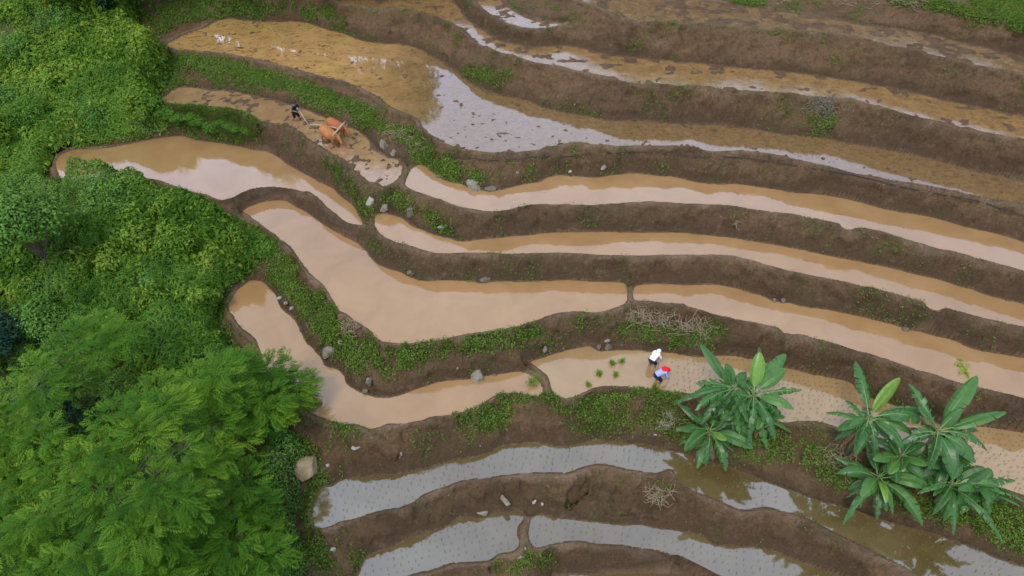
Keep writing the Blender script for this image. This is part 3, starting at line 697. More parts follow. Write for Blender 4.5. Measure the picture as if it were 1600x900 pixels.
V2, F2 = leaf_quads(P, N + unit(mm) * .5, unit(mm), L_, L_ * .6)
V, F = join([(V, F), (V2, F2)])
rv = np.clip(np.concatenate([rng.normal(.46, .24, nn) + .38 * tallr, rng.normal(.40, .2, mm)]), 0, 1)
o = link('grass', np_mesh('grass', V, F, rnd=rv), mat=LM['grass'])
tag(o, 'short grass and weeds growing on the mud banks', 'grass', kind='stuff')

# ------------------------------------------------------------------ shrubs and trees
def dome_leaves(n, rx, rz, lsz, asp, lump=.25, zlo=-.2, seed=1):
    d = unit(int(n * 1.7)); d = d[d[:, 2] > zlo][:n]; n = len(d)
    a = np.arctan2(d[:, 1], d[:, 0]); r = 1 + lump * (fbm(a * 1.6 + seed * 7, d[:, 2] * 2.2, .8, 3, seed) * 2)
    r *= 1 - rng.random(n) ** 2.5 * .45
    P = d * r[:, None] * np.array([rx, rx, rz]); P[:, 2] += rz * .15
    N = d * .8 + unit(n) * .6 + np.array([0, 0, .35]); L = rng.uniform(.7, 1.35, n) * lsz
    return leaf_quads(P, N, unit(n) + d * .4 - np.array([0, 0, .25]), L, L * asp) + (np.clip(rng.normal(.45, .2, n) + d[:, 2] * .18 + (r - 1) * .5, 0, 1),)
def shrub_proto(n, rx, rz, lsz, asp, mat, lump, seed):
    root = empty('shrub')
    V, F, r = dome_leaves(n, rx, rz, lsz, asp, lump, seed=seed)
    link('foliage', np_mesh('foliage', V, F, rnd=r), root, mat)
    st = [tube([(0, 0, -.5), (math.cos(a) * .2 * rx, math.sin(a) * .2 * rx, rz * .3), (math.cos(a) * .55 * rx, math.sin(a) * .55 * rx, rz * .8)], [.05, .04, .015], 6) for a in np.arange(5) * 1.256 + seed]
    V, F = join(st); link('stem', np_mesh('stem', V, F, True), root, BARK)
    return root
def copy_tree(o, parent=None):
    c = o.copy(); COL.objects.link(c)
    if parent is not None: c.parent = parent
    for ch in list(o.children): copy_tree(ch, c)
    return c
PROTO = [shrub_proto(3200, 1.0, .8, .13, .55, LM['light'], .35, 4), shrub_proto(2600, 1.0, .8, .17, .5, LM['vine'], .3, 1), shrub_proto(2600, 1.0, .7, .14, .55, LM['fern'], .35, 2), shrub_proto(3000, 1.0, .95, .20, .45, LM['vine'], .4, 3)]
PROTO = PROTO[1:] + PROTO[:1]
_used = set()
def put_shrub(k, px, py, s, label, group=None, sz=1.0):
    o = PROTO[k] if k not in _used else copy_tree(PROTO[k]); _used.add(k)
    x, y, z = hit(px, py); x += 0; z = float(gsamp(TZ + .55 * CANH, x, y))
    o.location = (x, y, z); o.rotation_euler = (0, 0, random.uniform(0, 6.28)); o.scale = (s, s, s * sz)
    tag(o, label, 'shrub', group)
SH = [(0, 45, 60, 1.5), (2, 118, 48, 1.4), (0, 75, 120, 1.7), (2, 165, 105, 1.3), (0, 232, 108, 1.4), (2, 30, 180, 1.5), (0, 122, 165, 1.5), (2, 200, 160, 1.2), (0, 62, 228, 1.4), (2, 160, 205, 1.1), (0, 232, 190, .9),
      (2, 30, 265, 1.2), (0, 215, 318, 1.0), (2, 282, 345, 1.1), (0, 178, 345, 1.3), (2, 240, 400, 1.2), (0, 300, 420, 1.1), (2, 190, 430, 1.2), (0, 255, 470, 1.1), (2, 320, 490, 1.0), (0, 200, 540, 1.1), (2, 330, 560, 1.0), (0, 20, 320, 1.3), (2, 15, 420, 1.2)]
for i, (k, px, py, s) in enumerate(SH):
    put_shrub((0, 3, 2, 1)[(i * 7 + k) % 4] if py < 330 else (2, 0, 3, 2)[i % 4], px, py, s, 'rounded leafy green shrub rising from the thicket left of the terraces', 'rounded shrubs in the thicket')
for (px, py, s, lab) in [(415, 388, .75, 'feathery bright green bush beside the long left end of the big pond'), (392, 372, .6, 'small feathery bush behind the brighter one at the big pond bank'),
                         (410, 690, .7, 'small round leafed bush right of the feathery tree by a grey rock'), (452, 640, .55, 'leafy bush on the bank under the tree branch tips')]:
    put_shrub(1, px, py, s, lab, None, .8)

for i in range(17):
    px = 212 + i * 10.8 + random.uniform(-5, 5); put_shrub(1, px, 170 + i * 1.8 + random.uniform(-6, 10), random.uniform(.40, .72), 'low bright green weedy shrub on the bank in front of the ploughed paddy', 'low shrubs along the ploughed paddy', .85)

def tree(name, label, px, py, base_up, parts_fn, cat='tree', group=None):
    root = empty(name); x, y, z = hit(px, py); root.location = (x, y, z - .1)
    parts_fn(root); tag(root, label, cat, group); return root
def limb_path(a, b, bend, k=6):
    a, b = np.array(a, float), np.array(b, float); t = np.linspace(0, 1, k)[:, None]
    m = unit(1)[0] * bend
    return a + (b - a) * t + np.sin(t * math.pi) * m + np.array([0, 0, 1.]) * (np.sin(t * math.pi) * bend * .6)
def leafy_tree(h, r, rz, n, lsz, asp, mat, lobes, seed, lump=.3):
    def f(root):
        rs = np.random.default_rng(seed); tops = []
        for i in range(lobes):
            a = i * 2.4 + rs.uniform(-.4, .4); q = math.sqrt((i + .3) / lobes) * r * .62
            tops.append((math.cos(a) * q, math.sin(a) * q, h - .35 * q + rs.uniform(-.35, .3)))
        parts, rr = [], []
        for i, tpt in enumerate(tops):
            V, F, rv = dome_leaves(n // lobes, r * rs.uniform(.36, .52), rz * rs.uniform(.5, .75), lsz, asp, lump, -.55, seed + i)
            parts.append((V + np.array(tpt), F)); rr.append(np.clip(rv + rs.uniform(-.1, .1), 0, 1))
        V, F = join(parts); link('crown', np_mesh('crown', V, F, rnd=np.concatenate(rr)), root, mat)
        V, F = tube([(0, 0, -.4), (.05, .03, h * .3), (-.04, .06, h * .6), (0, 0, h * .95)], [.14 + h * .012, .11 + h * .01, .08, .03], 8)
        link('trunk', np_mesh('trunk', V, F, True), root, BARK)
        for tpt in tops[1:]:
            V, F = tube(limb_path((0, 0, h * .42), tpt, .15), np.linspace(.06, .02, 6), 6); link('limb', np_mesh('limb', V, F, True), root, BARK)
    return f
tree('broadleaf_tree', 'tall light green broadleaf tree standing above the thicket at the left edge', 98, 452, 0, leafy_tree(6.0, 2.5, 1.7, 10500, .19, .6, LM['light'], 11, 21))
tree('round_bush_tree', 'pale green round crowned small tree below the tall broadleaf one', 85, 535, 0, leafy_tree(2.6, 1.75, 1.1, 5200, .17, .62, LM['light'], 7, 33, .2))
tree('dark_tree', 'dark bluish green tree at the left edge behind feathery branches', 15, 590, 0, leafy_tree(3.6, 2.6, 1.4, 8000, .22, .4, LM['blue'], 10, 45))
tree('dark_tree', 'dark narrow leafed tree with blue tint showing between the feathery crowns', 110, 690, 0, leafy_tree(3.4, 1.9, 1.3, 4500, .24, .35, LM['blue'], 7, 46))

for px, py, h, r, m, sd, lab in [(48, 120, 2.6, 1.7, 'light', 71, 'small pale crowned tree near the top left corner above the other shrubs'), (150, 70, 2.4, 1.5, 'fern', 72, 'bright green bushy tree below the dark slender one at the upper left'), (246, 112, 2.2, 1.3, 'vine', 73, 'bushy green tree at the left tip of the widest upper paddy'),
                                 (70, 222, 2.4, 1.6, 'fern', 74, 'bright bushy tree above the left end of the curved orange paddy'), (300, 420, 2.3, 1.5, 'vine', 75, 'bushy tree in the thicket left of the big pond'), (205, 345, 2.0, 1.4, 'light', 76, 'pale low tree in the thicket below the curved orange paddy'), (255, 500, 1.8, 1.2, 'vine', 77, 'low bushy tree above the large feathery tree'), (20, 250, 2.8, 1.7, 'vine', 78, 'bushy tree at the left edge over the curved paddy')]:
    tree('bushy_tree', lab, px, py, 0, leafy_tree(h, r, 1.15, 3600, .17, .5, LM[m], 7, sd, .35))
tree('slender_tree', 'dark slender feathery tree at the top edge in the upper left', 188, 62, 0, leafy_tree(3.4, .8, 1.3, 2600, .2, .3, LM['blue'], 5, 79, .3))

# feathery-leaved trees: umbrella pads of twice-divided fronds
def fronds(C0, D, L, npair=7):
    """C0 bases, D horizontal-ish directions, L lengths"""
    n = len(C0); D = D / np.linalg.norm(D, axis=1, keepdims=True)
    up = np.array([0, 0, 1.]); S = np.cross(D, up); S /= np.linalg.norm(S, axis=1, keepdims=True) + 1e-9; Nn = np.cross(S, D)
    Vs = []
    for k in range(npair):
        t = (k + .7) / npair
        P = C0 + D * (L * t)[:, None] - up * (L * .16 * t * t)[:, None]
        pl = L * .34 * math.sin(math.pi * (.16 + .80 * t)) ** .8
        for s in (-1, 1):
            dr = D * .62 + S * s * .8 - up * .10 - up * .12 * t + rng.normal(size=(n, 3)) * .07
            tip = P + dr * pl[:, None]; wv = D * (L * .052)[:, None]
            mid = P + dr * (pl * .5)[:, None] + Nn * (pl * .04)[:, None]
            Vs.append(np.stack([P, mid + wv, tip, mid - wv], 1))
    V = np.stack(Vs, 1).reshape(-1, 3)
    return V, np.arange(len(V)).reshape(-1, 4)
FEATHER_BARK = simple_mat('smooth_grey_bark', (.12, .10, .075), .85, .3, 6, .2, .4)
def feather_tree(name, label, base, pads, seed, fr=70):
    """base: trunk foot; pads: (x, y, z, radius) umbrella centres in world space"""
    rs = np.random.default_rng(seed); root = empty(name, base); B = np.array(base)
    Vp, Fp, R = [], [], []
    pads = np.array(pads); cen = pads[:, :3].mean(0)
    for (x, y, z, r) in pads:
        n = int(fr * 1.9 * (r / 1.3) ** 2) + 14
        a = rs.uniform(0, 2 * math.pi, n); q = np.sqrt(rs.random(n)) * r * .85
        outw = np.array([x, y]) - cen[:2]; outw = outw / (np.linalg.norm(outw) + .5)
        Cb = np.stack([x + np.cos(a) * q, y + np.sin(a) * q, z - (q / r) ** 2 * r * .34 + rs.uniform(-.10, .10, n) - (rs.random(n) < .25) * rs.uniform(.25, .8, n)], 1)
        D = np.stack([np.cos(a) * 1.0 + outw[0] * .55, np.sin(a) * 1.0 + outw[1] * .55, rs.uniform(-.10, .25, n) - .12 * q / r], 1) + rs.normal(size=(n, 3)) * .38
        V, F = fronds(Cb, D, rs.uniform(.38, .66, n))
        Vp.append(V); Fp.append((V, F)); per = len(F) // n
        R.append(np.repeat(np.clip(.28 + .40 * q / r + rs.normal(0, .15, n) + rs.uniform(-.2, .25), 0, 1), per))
    V, F = join(Fp); V = V - B
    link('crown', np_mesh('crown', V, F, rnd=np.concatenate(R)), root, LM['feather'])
    fork = np.array([0, 0, (cen[2] - B[2]) * .45])
    V, F = tube([(0, 0, -.6), (.1, .05, fork[2] * .5), fork, fork + (cen - B - fork) * .45], [.24, .20, .17, .12], 10)
    link('trunk', np_mesh('trunk', V, F, True), root, FEATHER_BARK)
    for (x, y, z, r) in pads[::2]:
        pth = limb_path(fork * rs.uniform(.8, 1.2), np.array([x, y, z - .12]) - B, .5, 8)
        pth = pth[:7]; V, F = tube(pth, np.linspace(.075, .014, 7), 6); link('limb', np_mesh('limb', V, F, True), root, FEATHER_BARK)
    tag(root, label, 'tree'); return root
def pad_at(px, py, z, r):
    x, y = unproj(px, py, z); return (float(x), float(y), z, r)
def pads_in(pl, zf, n, seed, r0, r1):
    rs = np.random.default_rng(seed); pl = np.array(pl, float); out = []
    lo, hi = pl.min(0), pl.max(0); tries = 0
    while len(out) < n and tries < 6000:
        tries += 1; q = rs.uniform(lo, hi); ins = False; x1, y1 = pl[-1]
        for x2, y2 in pl:
            if (y1 > q[1]) != (y2 > q[1]) and q[0] < x1 + (q[1] - y1) * (x2 - x1) / (y2 - y1): ins = not ins
            x1, y1 = x2, y2
        if not ins: continue
        if any(math.hypot(q[0] - p[0], (q[1] - p[1]) * 1.25) < 36 for p in out): continue
        out.append(q)
    return [pad_at(q[0], q[1], zf(q[0], q[1]) + rs.uniform(-1.3, .9), rs.uniform(r0, r1)) for q in out]
x, y, z = hit(210, 860)
feather_tree('feathery_tree', 'large feathery leaved tree spreading over the lower left corner', (x, y, z - .2),
    pads_in([(270, 590), (330, 565), (420, 575), (465, 600), (455, 635), (400, 660), (360, 690), (330, 740), (300, 830), (260, 930), (60, 930), (-40, 930), (-40, 790), (60, 720), (140, 660), (200, 620)],
            lambda px, py: 4.6 - .006 * abs(px - 230) - .0025 * max(0, py - 620) - .014 * max(0, px - 330), 58, 5, .65, 1.15) + pads_in([(330, 560), (420, 570), (478, 600), (470, 630), (400, 650), (340, 640)], lambda px, py: 4.0 - .018 * max(0, px - 330), 16, 8, .85, 1.2) + [pad_at(468, 606, 1.5, .75), pad_at(452, 618, 1.7, .9), pad_at(440, 598, 1.9, .9)], 11, 62)
x, y, z = hit(60, 700)
feather_tree('feathery_tree', 'feathery tree reaching up at the left edge beside the dark bluish tree', (x, y, z - .2),
    pads_in([(60, 560), (110, 510), (170, 495), (180, 520), (150, 565), (90, 620), (60, 680), (-30, 700), (-30, 640)], lambda px, py: 4.0 - .004 * abs(px - 90), 16, 6, .75, 1.15), 12)
x, y, z = hit(400, 870)
feather_tree('feathery_tree', 'darker feathery tree in shade at the foot of the large one by the lowest ponds', (x, y, z - .2),
    pads_in([(330, 760), (400, 740), (430, 800), (420, 930), (300, 930), (290, 850)], lambda px, py: 1.0, 12, 7, .8, 1.2), 13, 55)
# trees on the slope above, beyond the top of the picture (their images lie in the upper ponds)
_hs = np.random.default_rng(77)
for i in range(30):
    tx = -38 + i * 2.62 + _hs.uniform(-.6, .6); ty = _hs.uniform(56.5, 61) + (2 if tx > 5 else 0)
    hh = (_hs.uniform(5.6, 8.2) if tx < -8.5 else _hs.uniform(2.0, 3.2)) * (.62 if -31 < tx < -27 else 1)
    if -8.5 < tx < 9: continue
    root = empty('hillside_tree', (tx, ty, float(hill(np.array(tx), np.array(ty))) - .1))
    V, F, rv = dome_leaves(3600, max(hh * .40, 2.2), hh * .5, .40, .55, .5, -.98, 60 + i)
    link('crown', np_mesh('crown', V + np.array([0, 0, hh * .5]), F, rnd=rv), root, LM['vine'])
    V, F = tube([(0, 0, -.3), (.1, 0, hh * .3), (0, .1, hh * .8)], [.2, .15, .05], 7); link('trunk', np_mesh('trunk', V, F, True), root, BARK)
    tag(root, 'green broadleaf tree on the slope above the uppermost terraces', 'tree', 'trees on the slope above the terraces')
# ------------------------------------------------------------------ banana plants
def banana_mat():
    t = NT('banana_leaf'); r = t.attr('rnd')
    col = t.ramp(r, (.0, (.022, .080, .018)), (.35, (.050, .150, .030)), (.62, (.098, .225, .038)), (.85, (.14, .28, .035)), (1.0, (.19, .33, .05)))
    c = t.coord(); col = t.mix(t.math('MULTIPLY', t.ramp(t.noise(c, 5, 5, .6), (.45, 0.0), (.7, 1.0)), .35), col, (.06, .12, .03))
    geo = t.n('ShaderNodeNewGeometry'); col = t.mix(t.math('MULTIPLY', geo.outputs['Backfacing'], .45), col, (.16, .24, .14))
    d = t.bsdf(col, .38, None, .42)
    tr = t.n('ShaderNodeBsdfTranslucent', {'Color': t.mix(.4, col, (.16, .28, .02))})
    return t.done(t.n('ShaderNodeMixShader', {0: .25, 1: d, 2: tr.outputs[0]}).outputs[0])
LM['banana'] = banana_mat()
MIDRIB = simple_mat('leaf_midrib', (.16, .27, .08), .5, .2, 6, .4)
STEMM = simple_mat('banana_stem', (.14, .13, .06), .7, .5, 6, .3, .4)
DEADL = simple_mat('dead_banana_leaf', (.17, .105, .05), .9, .4, 8, .1)
def banana_leaf(root, base, tip, arch, width, tatter, tone, seed, name='leaf', mat=None):
    rs = np.random.default_rng(seed); base, tip = np.array(base, float), np.array(tip, float)
    tip = base + (tip - base) * 1.08; L = np.linalg.norm(tip - base); n = 30
    ctl = base + (tip - base) * .52 + np.array([0, 0, arch * L])
    t = np.linspace(0, 1, n + 1)[:, None]
    M = (1 - t) ** 2 * base + 2 * t * (1 - t) * ctl + t * t * tip
    T = np.gradient(M, axis=0); T /= np.linalg.norm(T, axis=1, keepdims=True)
    roll = rs.normal(0, .5)
    S = np.cross(T, np.array([0, 0, 1.])); S /= np.linalg.norm(S, axis=1, keepdims=True) + 1e-9; Nn = np.cross(S, T)
    tt = t[:, 0]; u = np.clip((tt - .14) / .86, 0, 1)
    wd = width * 1.27 * np.clip(np.sin(math.pi * u ** .72) ** .62, 0, 1) * (u > 0) * (1 - .12 * u)
    Vs, rv = [], []
    for s in (-1, 1):
        sag = .10 + .25 * rs.random(); edge = []
        left_ = 0
        for k in range(n):
            if wd[k] + wd[k + 1] < .02: continue
            if left_ <= 0:                                # a new strip of torn blade
                left_ = int(rs.integers(1, 4)); torn = tatter * .9 > rs.random()
                dr = sag + (rs.uniform(.0, .85) * tatter if torn else 0); ln = 1 - (rs.uniform(0, .12) if torn else 0)
            left_ -= 1; e0, e1 = (0, .45 if torn and left_ == 0 else 0)
            c_, s_ = math.cos(dr + roll * s), math.sin(dr + roll * s)
            def out(i, f):
                fw = T[i] * wd[i] * .22
                return M[i] + (S[i] * s * c_ - Nn[i] * s_ ) * wd[i] * f * ln * .5 + Nn[i] * wd[i] * .10 * math.sin(f * 3.1) + fw * f
            a, b = M[k], M[k + 1]; am, bm_ = out(k, .55), out(k + 1, .55); ao, bo = out(k, 1), out(k + 1, 1)
            ao2 = ao + (bo - ao) * e0; bo2 = bo + (ao - bo) * e1; bm2 = bm_ + (am - bm_) * e1 * .5
            Vs += [[a, am, bm2, b] if s > 0 else [a, b, bm2, am], [am, ao2, bo2, bm2] if s > 0 else [am, bm2, bo2, ao2]]
            rr = tone + rs.normal(0, .035); rv += [rr, rr]
    V = np.array(Vs).reshape(-1, 3)
    lf = link(name, np_mesh(name, V, np.arange(len(V)).reshape(-1, 4), rnd=np.clip(rv, 0, 1)), root, mat or LM['banana'])
    if mat is None:
        V, F = tube(M[::2] - Nn[::2] * .012, np.linspace(.026, .005, len(M[::2])), 6); link('midrib', np_mesh('midrib', V, F, True), lf, MIDRIB)
    return lf
def banana(label, ox, oy, sc, cx, cy, h, leaves, seed):
    """(cx, cy): crop position of the leaf crown; leaves: (x, y, dz, tatter, tone, width)"""
    conv = lambda X, Y: (ox + X / sc, oy + Y / sc)
    px, py = conv(cx, cy); bx, by, bz = hit(px, py, h)
    root = empty('banana_plant', (bx, by, bz)); rs = np.random.default_rng(seed)
    lean = rs.normal(0, .06, 2)
    top = np.array([0, 0, h])
    V, F = tube([(lean[0] * 3, lean[1] * 3, -.25), (lean[0], lean[1], h * .4), (0, 0, h * .8), top + [0, 0, .12]], [.15, .12, .085, .04], 12)
    link('stem', np_mesh('stem', V, F, True), root, STEMM)
    for i, (X, Y, dz, tat, tone, wd) in enumerate(leaves):
        dz = dz + (.28 if dz > -.5 else .1); zt = bz + h + dz; tx, ty = unproj(*conv(X, Y), zt)
        tipv = np.array([float(tx) - bx, float(ty) - by, h + dz])
        st = top + np.array([0, 0, rs.uniform(-.25, .05)]) + (tipv - top) * .03
        banana_leaf(root, st, tipv, rs.uniform(.28, .44) if dz < .3 else .13, wd, tat, tone, seed * 50 + i)
    for i in range(9):                                   # older leaves hanging below the crown
        a = i * .7 + rs.uniform(-.4, .4); rl = rs.uniform(.9, 1.6)
        banana_leaf(root, top + np.array([0, 0, rs.uniform(-.5, -.2)]), (math.cos(a) * rl, math.sin(a) * rl, max(.25, h - rs.uniform(-.1, 1.3))), rs.uniform(.18, .36), rs.uniform(.34, .48), rs.uniform(.1, .9), rs.uniform(.08, .5), seed * 70 + i)
    for i in range(3):
        a = rs.uniform(0, 6.28); banana_leaf(root, (math.cos(a) * .08, math.sin(a) * .08, h * .7), (math.cos(a) * .5, math.sin(a) * .5, .12), .25, .28, .8, .3, seed * 90 + i, 'dead_leaf', DEADL)
    tag(root, label, 'banana plant', 'banana plants on the bank'); return root
W4 = (1040, 530, 4.286)
banana('banana plant whose long leaf points up towards the red scarfed planter', *W4, 455, 325, 2.5, [(250, 55, .7, .12, .30, .62), (222, 298, .1, .9, .28, .5), (215, 470, -.4, .8, .32, .5), (80, 430, -.5, .8, .2, .45), (548, 545, -.5, .55, .3, .55), (180, 385, -.2, .3, .28, .5), (395, 215, .55, .2, .24, .5), (350, 465, -.8, .5, .12, .5), (250, 555, -1.1, .7, .15, .45)], 1)
banana('banana plant with an upright bright yellow green leaf, in the clump near the planters', *W4, 590, 362, 2.5, [(622, 72, .6, .9, .2, .42), (625, 108, .95, .0, .86, .58), (790, 118, .6, .15, .42, .6), (785, 215, .35, .15, .45, .6), (890, 342, .1, .95, .3, .42), (838, 462, -.25, .1, .55, .6), (752, 522, -.7, .8, .18, .5), (722, 658, -1.1, .6, .2, .5), (340, 600, -.7, .06, .33, .8), (545, 690, -1.3, .7, .15, .4), (480, 250, .3, .7, .2, .45), (640, 480, -1.0, .5, .1, .5)], 2)
banana('short banana plant lowest in the clump near the planters, leaves over the bank', *W4, 300, 605, 1.5, [(85, 600, .05, .6, .3, .45), (140, 742, -.3, .15, .32, .65), (270, 835, -.9, .8, .22, .4), (395, 868, -.9, .85, .28, .5), (562, 725, -.3, .1, .36, .6), (398, 672, .15, 0, .9, .38), (95, 440, .2, .7, .24, .4), (230, 500, .3, .6, .2, .4), (480, 560, .1, .4, .15, .5)], 3)
W5 = (1280, 560, 3.103)
banana('banana plant with one bright green leaf beside a ragged upright one in the larger clump', *W5, 240, 285, 2.7, [(180, 32, .7, .85, .30, .55), (383, 112, .7, .0, .90, .62), (500, 262, .1, .6, .32, .5), (152, 328, 0, .2, .3, .3), (92, 342, -.6, .1, .36, .62), (398, 432, -.4, .5, .3, .55), (268, 475, -1.2, .8, .18, .4), (500, 318, -.2, .5, .25, .6), (440, 365, -.6, .1, .45, .6), (180, 460, -1.0, .3, .2, .5)], 4)
banana('tallest banana plant with a bare leaning stem, its big leaf pointing up the bank', *W5, 577, 345, 3.3, [(442, 138, .4, .85, .3, .42), (752, 103, .9, .1, .42, .62), (882, 265, .5, .25, .42, .6), (682, 252, .6, .1, .30, .38), (745, 495, -.6, .4, .3, .6), (640, 565, -1.0, .2, .25, .6), (760, 352, -.4, .8, .18, .4), (797, 442, -.6, .5, .26, .4), (488, 240, .35, .2, .28, .5), (525, 530, -1.1, .5, .2, .45)], 5)
banana('low banana plant with fresh yellow green leaves at the front of the larger clump', *W5, 290, 572, 1.7, [(472, 490, .5, .05, .62, .62), (522, 632, .0, .15, .46, .6), (92, 485, .1, .85, .3, .45), (210, 668, -.2, .1, .45, .55), (128, 792, -.7, .9, .30, .45), (484, 796, -.6, .65, .36, .5), (322, 695, -.1, 0, .92, .4), (352, 745, -.8, .5, .4, .3), (568, 562, .3, .4, .18, .6), (100, 562, -.3, .3, .25, .45), (235, 400, .5, .75, .28, .42), (400, 470, .6, .1, .5, .5)], 6)
banana('wide spreading banana plant with ragged leaves at the right end of the larger clump', *W5, 640, 608, 1.7, [(668, 505, .5, .1, .40, .5), (795, 540, .4, .1, .16, .65), (928, 592, .1, .6, .24, .5), (850, 620, .1, .1, .46, .55), (922, 662, -.1, .5, .3, .5), (995, 708, -.3, .7, .42, .4), (875, 880, -.8, .9, .35, .4), (650, 842, -.9, .85, .28, .4), (605, 775, -.7, .7, .26, .42), (488, 652, 0, .9, .34, .38), (555, 748, -.7, .5, .2, .35), (810, 792, -.6, .8, .3, .4)], 7)

def young(label, ox, oy, sc, cx, cy, h, n, seed):
    rs = np.random.default_rng(seed); lv = []
    for i in range(n):
        a = i * 2.4 + rs.uniform(-.3, .3); L = rs.uniform(24, 46) * sc
        lv.append((cx + math.cos(a) * L, cy - math.sin(a) * L * .8, rs.uniform(-.5, .7), rs.choice([.05, .4, .85]), rs.uniform(.12, .55), rs.uniform(.38, .58)))
    return banana(label, ox, oy, sc, cx, cy, h, lv, seed)
young('young banana plant filling the middle of the clump near the planters', *W4, 455, 470, 1.7, 9, 21)
young('young banana plant at the right side of the clump near the planters', *W4, 640, 480, 1.6, 7, 22)
young('young banana plant behind the low fresh one in the larger clump', *W5, 400, 470, 1.9, 9, 23)
young('young banana plant at the foot of the tall leaning one in the larger clump', *W5, 640, 470, 1.8, 8, 24)
young('young banana plant at the far right end of the larger clump', *W5, 790, 610, 1.3, 7, 25)
# ------------------------------------------------------------------ bodies: overlapping lofts fused into one skin
def ell_tube(pts, rads, n=14):
    """rads: (side, up) pairs"""
    P = np.array(pts, float); k = len(P); T = np.gradient(P, axis=0); T /= np.linalg.norm(T, axis=1, keepdims=True) + 1e-9
    ref = np.array([0, 0, 1.]) if abs(T[:, 2]).mean() < .75 else np.array([1., 0, 0])
    A = np.cross(T, ref); A /= np.linalg.norm(A, axis=1, keepdims=True) + 1e-9; B = np.cross(A, T)
    th = np.arange(n) / n * 2 * math.pi; R_ = np.array([(r, r) if np.isscalar(r) else r for r in rads], float)
    V = (P[:, None] + R_[:, 0].reshape(k, 1, 1) * np.cos(th)[None, :, None] * A[:, None] + R_[:, 1].reshape(k, 1, 1) * np.sin(th)[None, :, None] * B[:, None]).reshape(-1, 3)
    i, j = np.meshgrid(np.arange(k - 1), np.arange(n), indexing='ij'); j2 = (j + 1) % n
    F = np.stack([i * n + j, i * n + j2, (i + 1) * n + j2, (i + 1) * n + j], -1).reshape(-1, 4)
    e0, e1 = P[0] - T[0] * min(R_[0]) * .6, P[-1] + T[-1] * min(R_[-1]) * .6
    V = np.concatenate([V, [e0], [e1]]); c0, c1 = k * n, k * n + 1; jj = np.arange(0, n, 2)
    F = np.concatenate([F, np.stack([np.full(len(jj), c0), (jj + 2) % n, (jj + 1) % n, jj], 1), np.stack([np.full(len(jj), c1), (k-1)*n + jj, (k-1)*n + (jj + 1) % n, (k-1)*n + (jj + 2) % n], 1)])
    return V, F
def ball(c, r, sq=(1, 1, 1), n=12):
    c = np.array(c, float); t = np.linspace(.15, math.pi - .15, 8)
    P = np.stack([np.zeros(8), np.zeros(8), -np.cos(t) * r], 1)
    V, F = ell_tube(P, np.sin(t) * r, n); return V * np.array(sq) + c, F
def fused(name, parts, voxel, parent, mat, smooth=6):
    V, F = join(parts); me = np_mesh(name + '_raw', V, F); o = bpy.data.objects.new('raw', me); COL.objects.link(o)
    m = o.modifiers.new('r', 'REMESH'); m.mode = 'VOXEL'; m.voxel_size = voxel; m.use_smooth_shade = True
    if smooth:
        m2 = o.modifiers.new('s', 'SMOOTH'); m2.iterations = smooth; m2.factor = .5
    dg = bpy.context.evaluated_depsgraph_get()
    me2 = bpy.data.meshes.new_from_object(o.evaluated_get(dg)); me2.name = name
    bpy.data.objects.remove(o, do_unlink=True); bpy.data.meshes.remove(me)
    return link(name, me2, parent, mat)
def cloth(name, col, var=.15): return simple_mat(name, col, .85, var, 14, .1)
SKIN = simple_mat('skin', (.20, .10, .055), .55, .15, 9, .4); HAIR = simple_mat('black_hair', (.012, .01, .009), .5, .2, 20, .4)
def lerp(a, b, t): return np.array(a, float) + (np.array(b, float) - np.array(a, float)) * t
def hand_parts(wr, d, side):
    """palm, four curled fingers and a thumb from the wrist along d"""
    wr, d = np.array(wr, float), np.array(d, float); d /= np.linalg.norm(d)
    s = np.cross(d, (0, 0, 1.)) if abs(d[2]) < .9 else np.array([0, 1., 0]); s = s / np.linalg.norm(s); n_ = np.cross(s, d)
    pl = wr + d * .085; out = [ell_tube([wr, wr + d * .04, pl], [(.026, .02), (.038, .016), (.036, .014)], 10)]
    for i, ln in enumerate((.062, .072, .068, .052)):
        b = pl + s * (i - 1.5) * .020 - d * .01
        out.append(ell_tube([b, b + d * ln * .5 - n_ * .006, b + d * ln * .85 - n_ * .028, b + d * ln * .9 - n_ * .045], [.0095, .009, .0085, .007], 8))
    b = wr + d * .03 - s * .03 * side
    out.append(ell_tube([b, b + d * .03 - s * .025 * side - n_ * .01, b + d * .06 - s * .03 * side - n_ * .025], [.012, .011, .009], 8))
    return out
def head_parts(c, f, r=.105):
    """skull, jaw, nose, ears; f = facing direction"""
    c, f = np.array(c, float), np.array(f, float); f /= np.linalg.norm(f); s = np.cross(f, (0, 0, 1.)); s /= np.linalg.norm(s); u = np.cross(s, f)
    P = [ball(c, r, (.85, .8, 1.05)), ball(c + f * .03 - u * .055, r * .72), ell_tube([c + f * .085 + u * .015, c + f * .115 - u * .02], [.012, .018], 8)]
    P += [ball(c + s * k * .088 - u * .01, .026, (1, .5, 1.2)) for k in (-1, 1)]
    eyes = [ball(c + f * .092 + s * k * .034 + u * .018, .011) for k in (-1, 1)]
    mouth = [ell_tube([c + f * .098 - u * .055 - s * .022, c + f * .103 - u * .055, c + f * .098 - u * .055 + s * .022], [.005, .007, .005], 6)]
    return P, eyes, mouth, f, s, u
EYE = simple_mat('eye', (.03, .02, .015), .2, .1, 9, .5); LIP = simple_mat('lips', (.22, .07, .05), .5, .1, 9, .4)
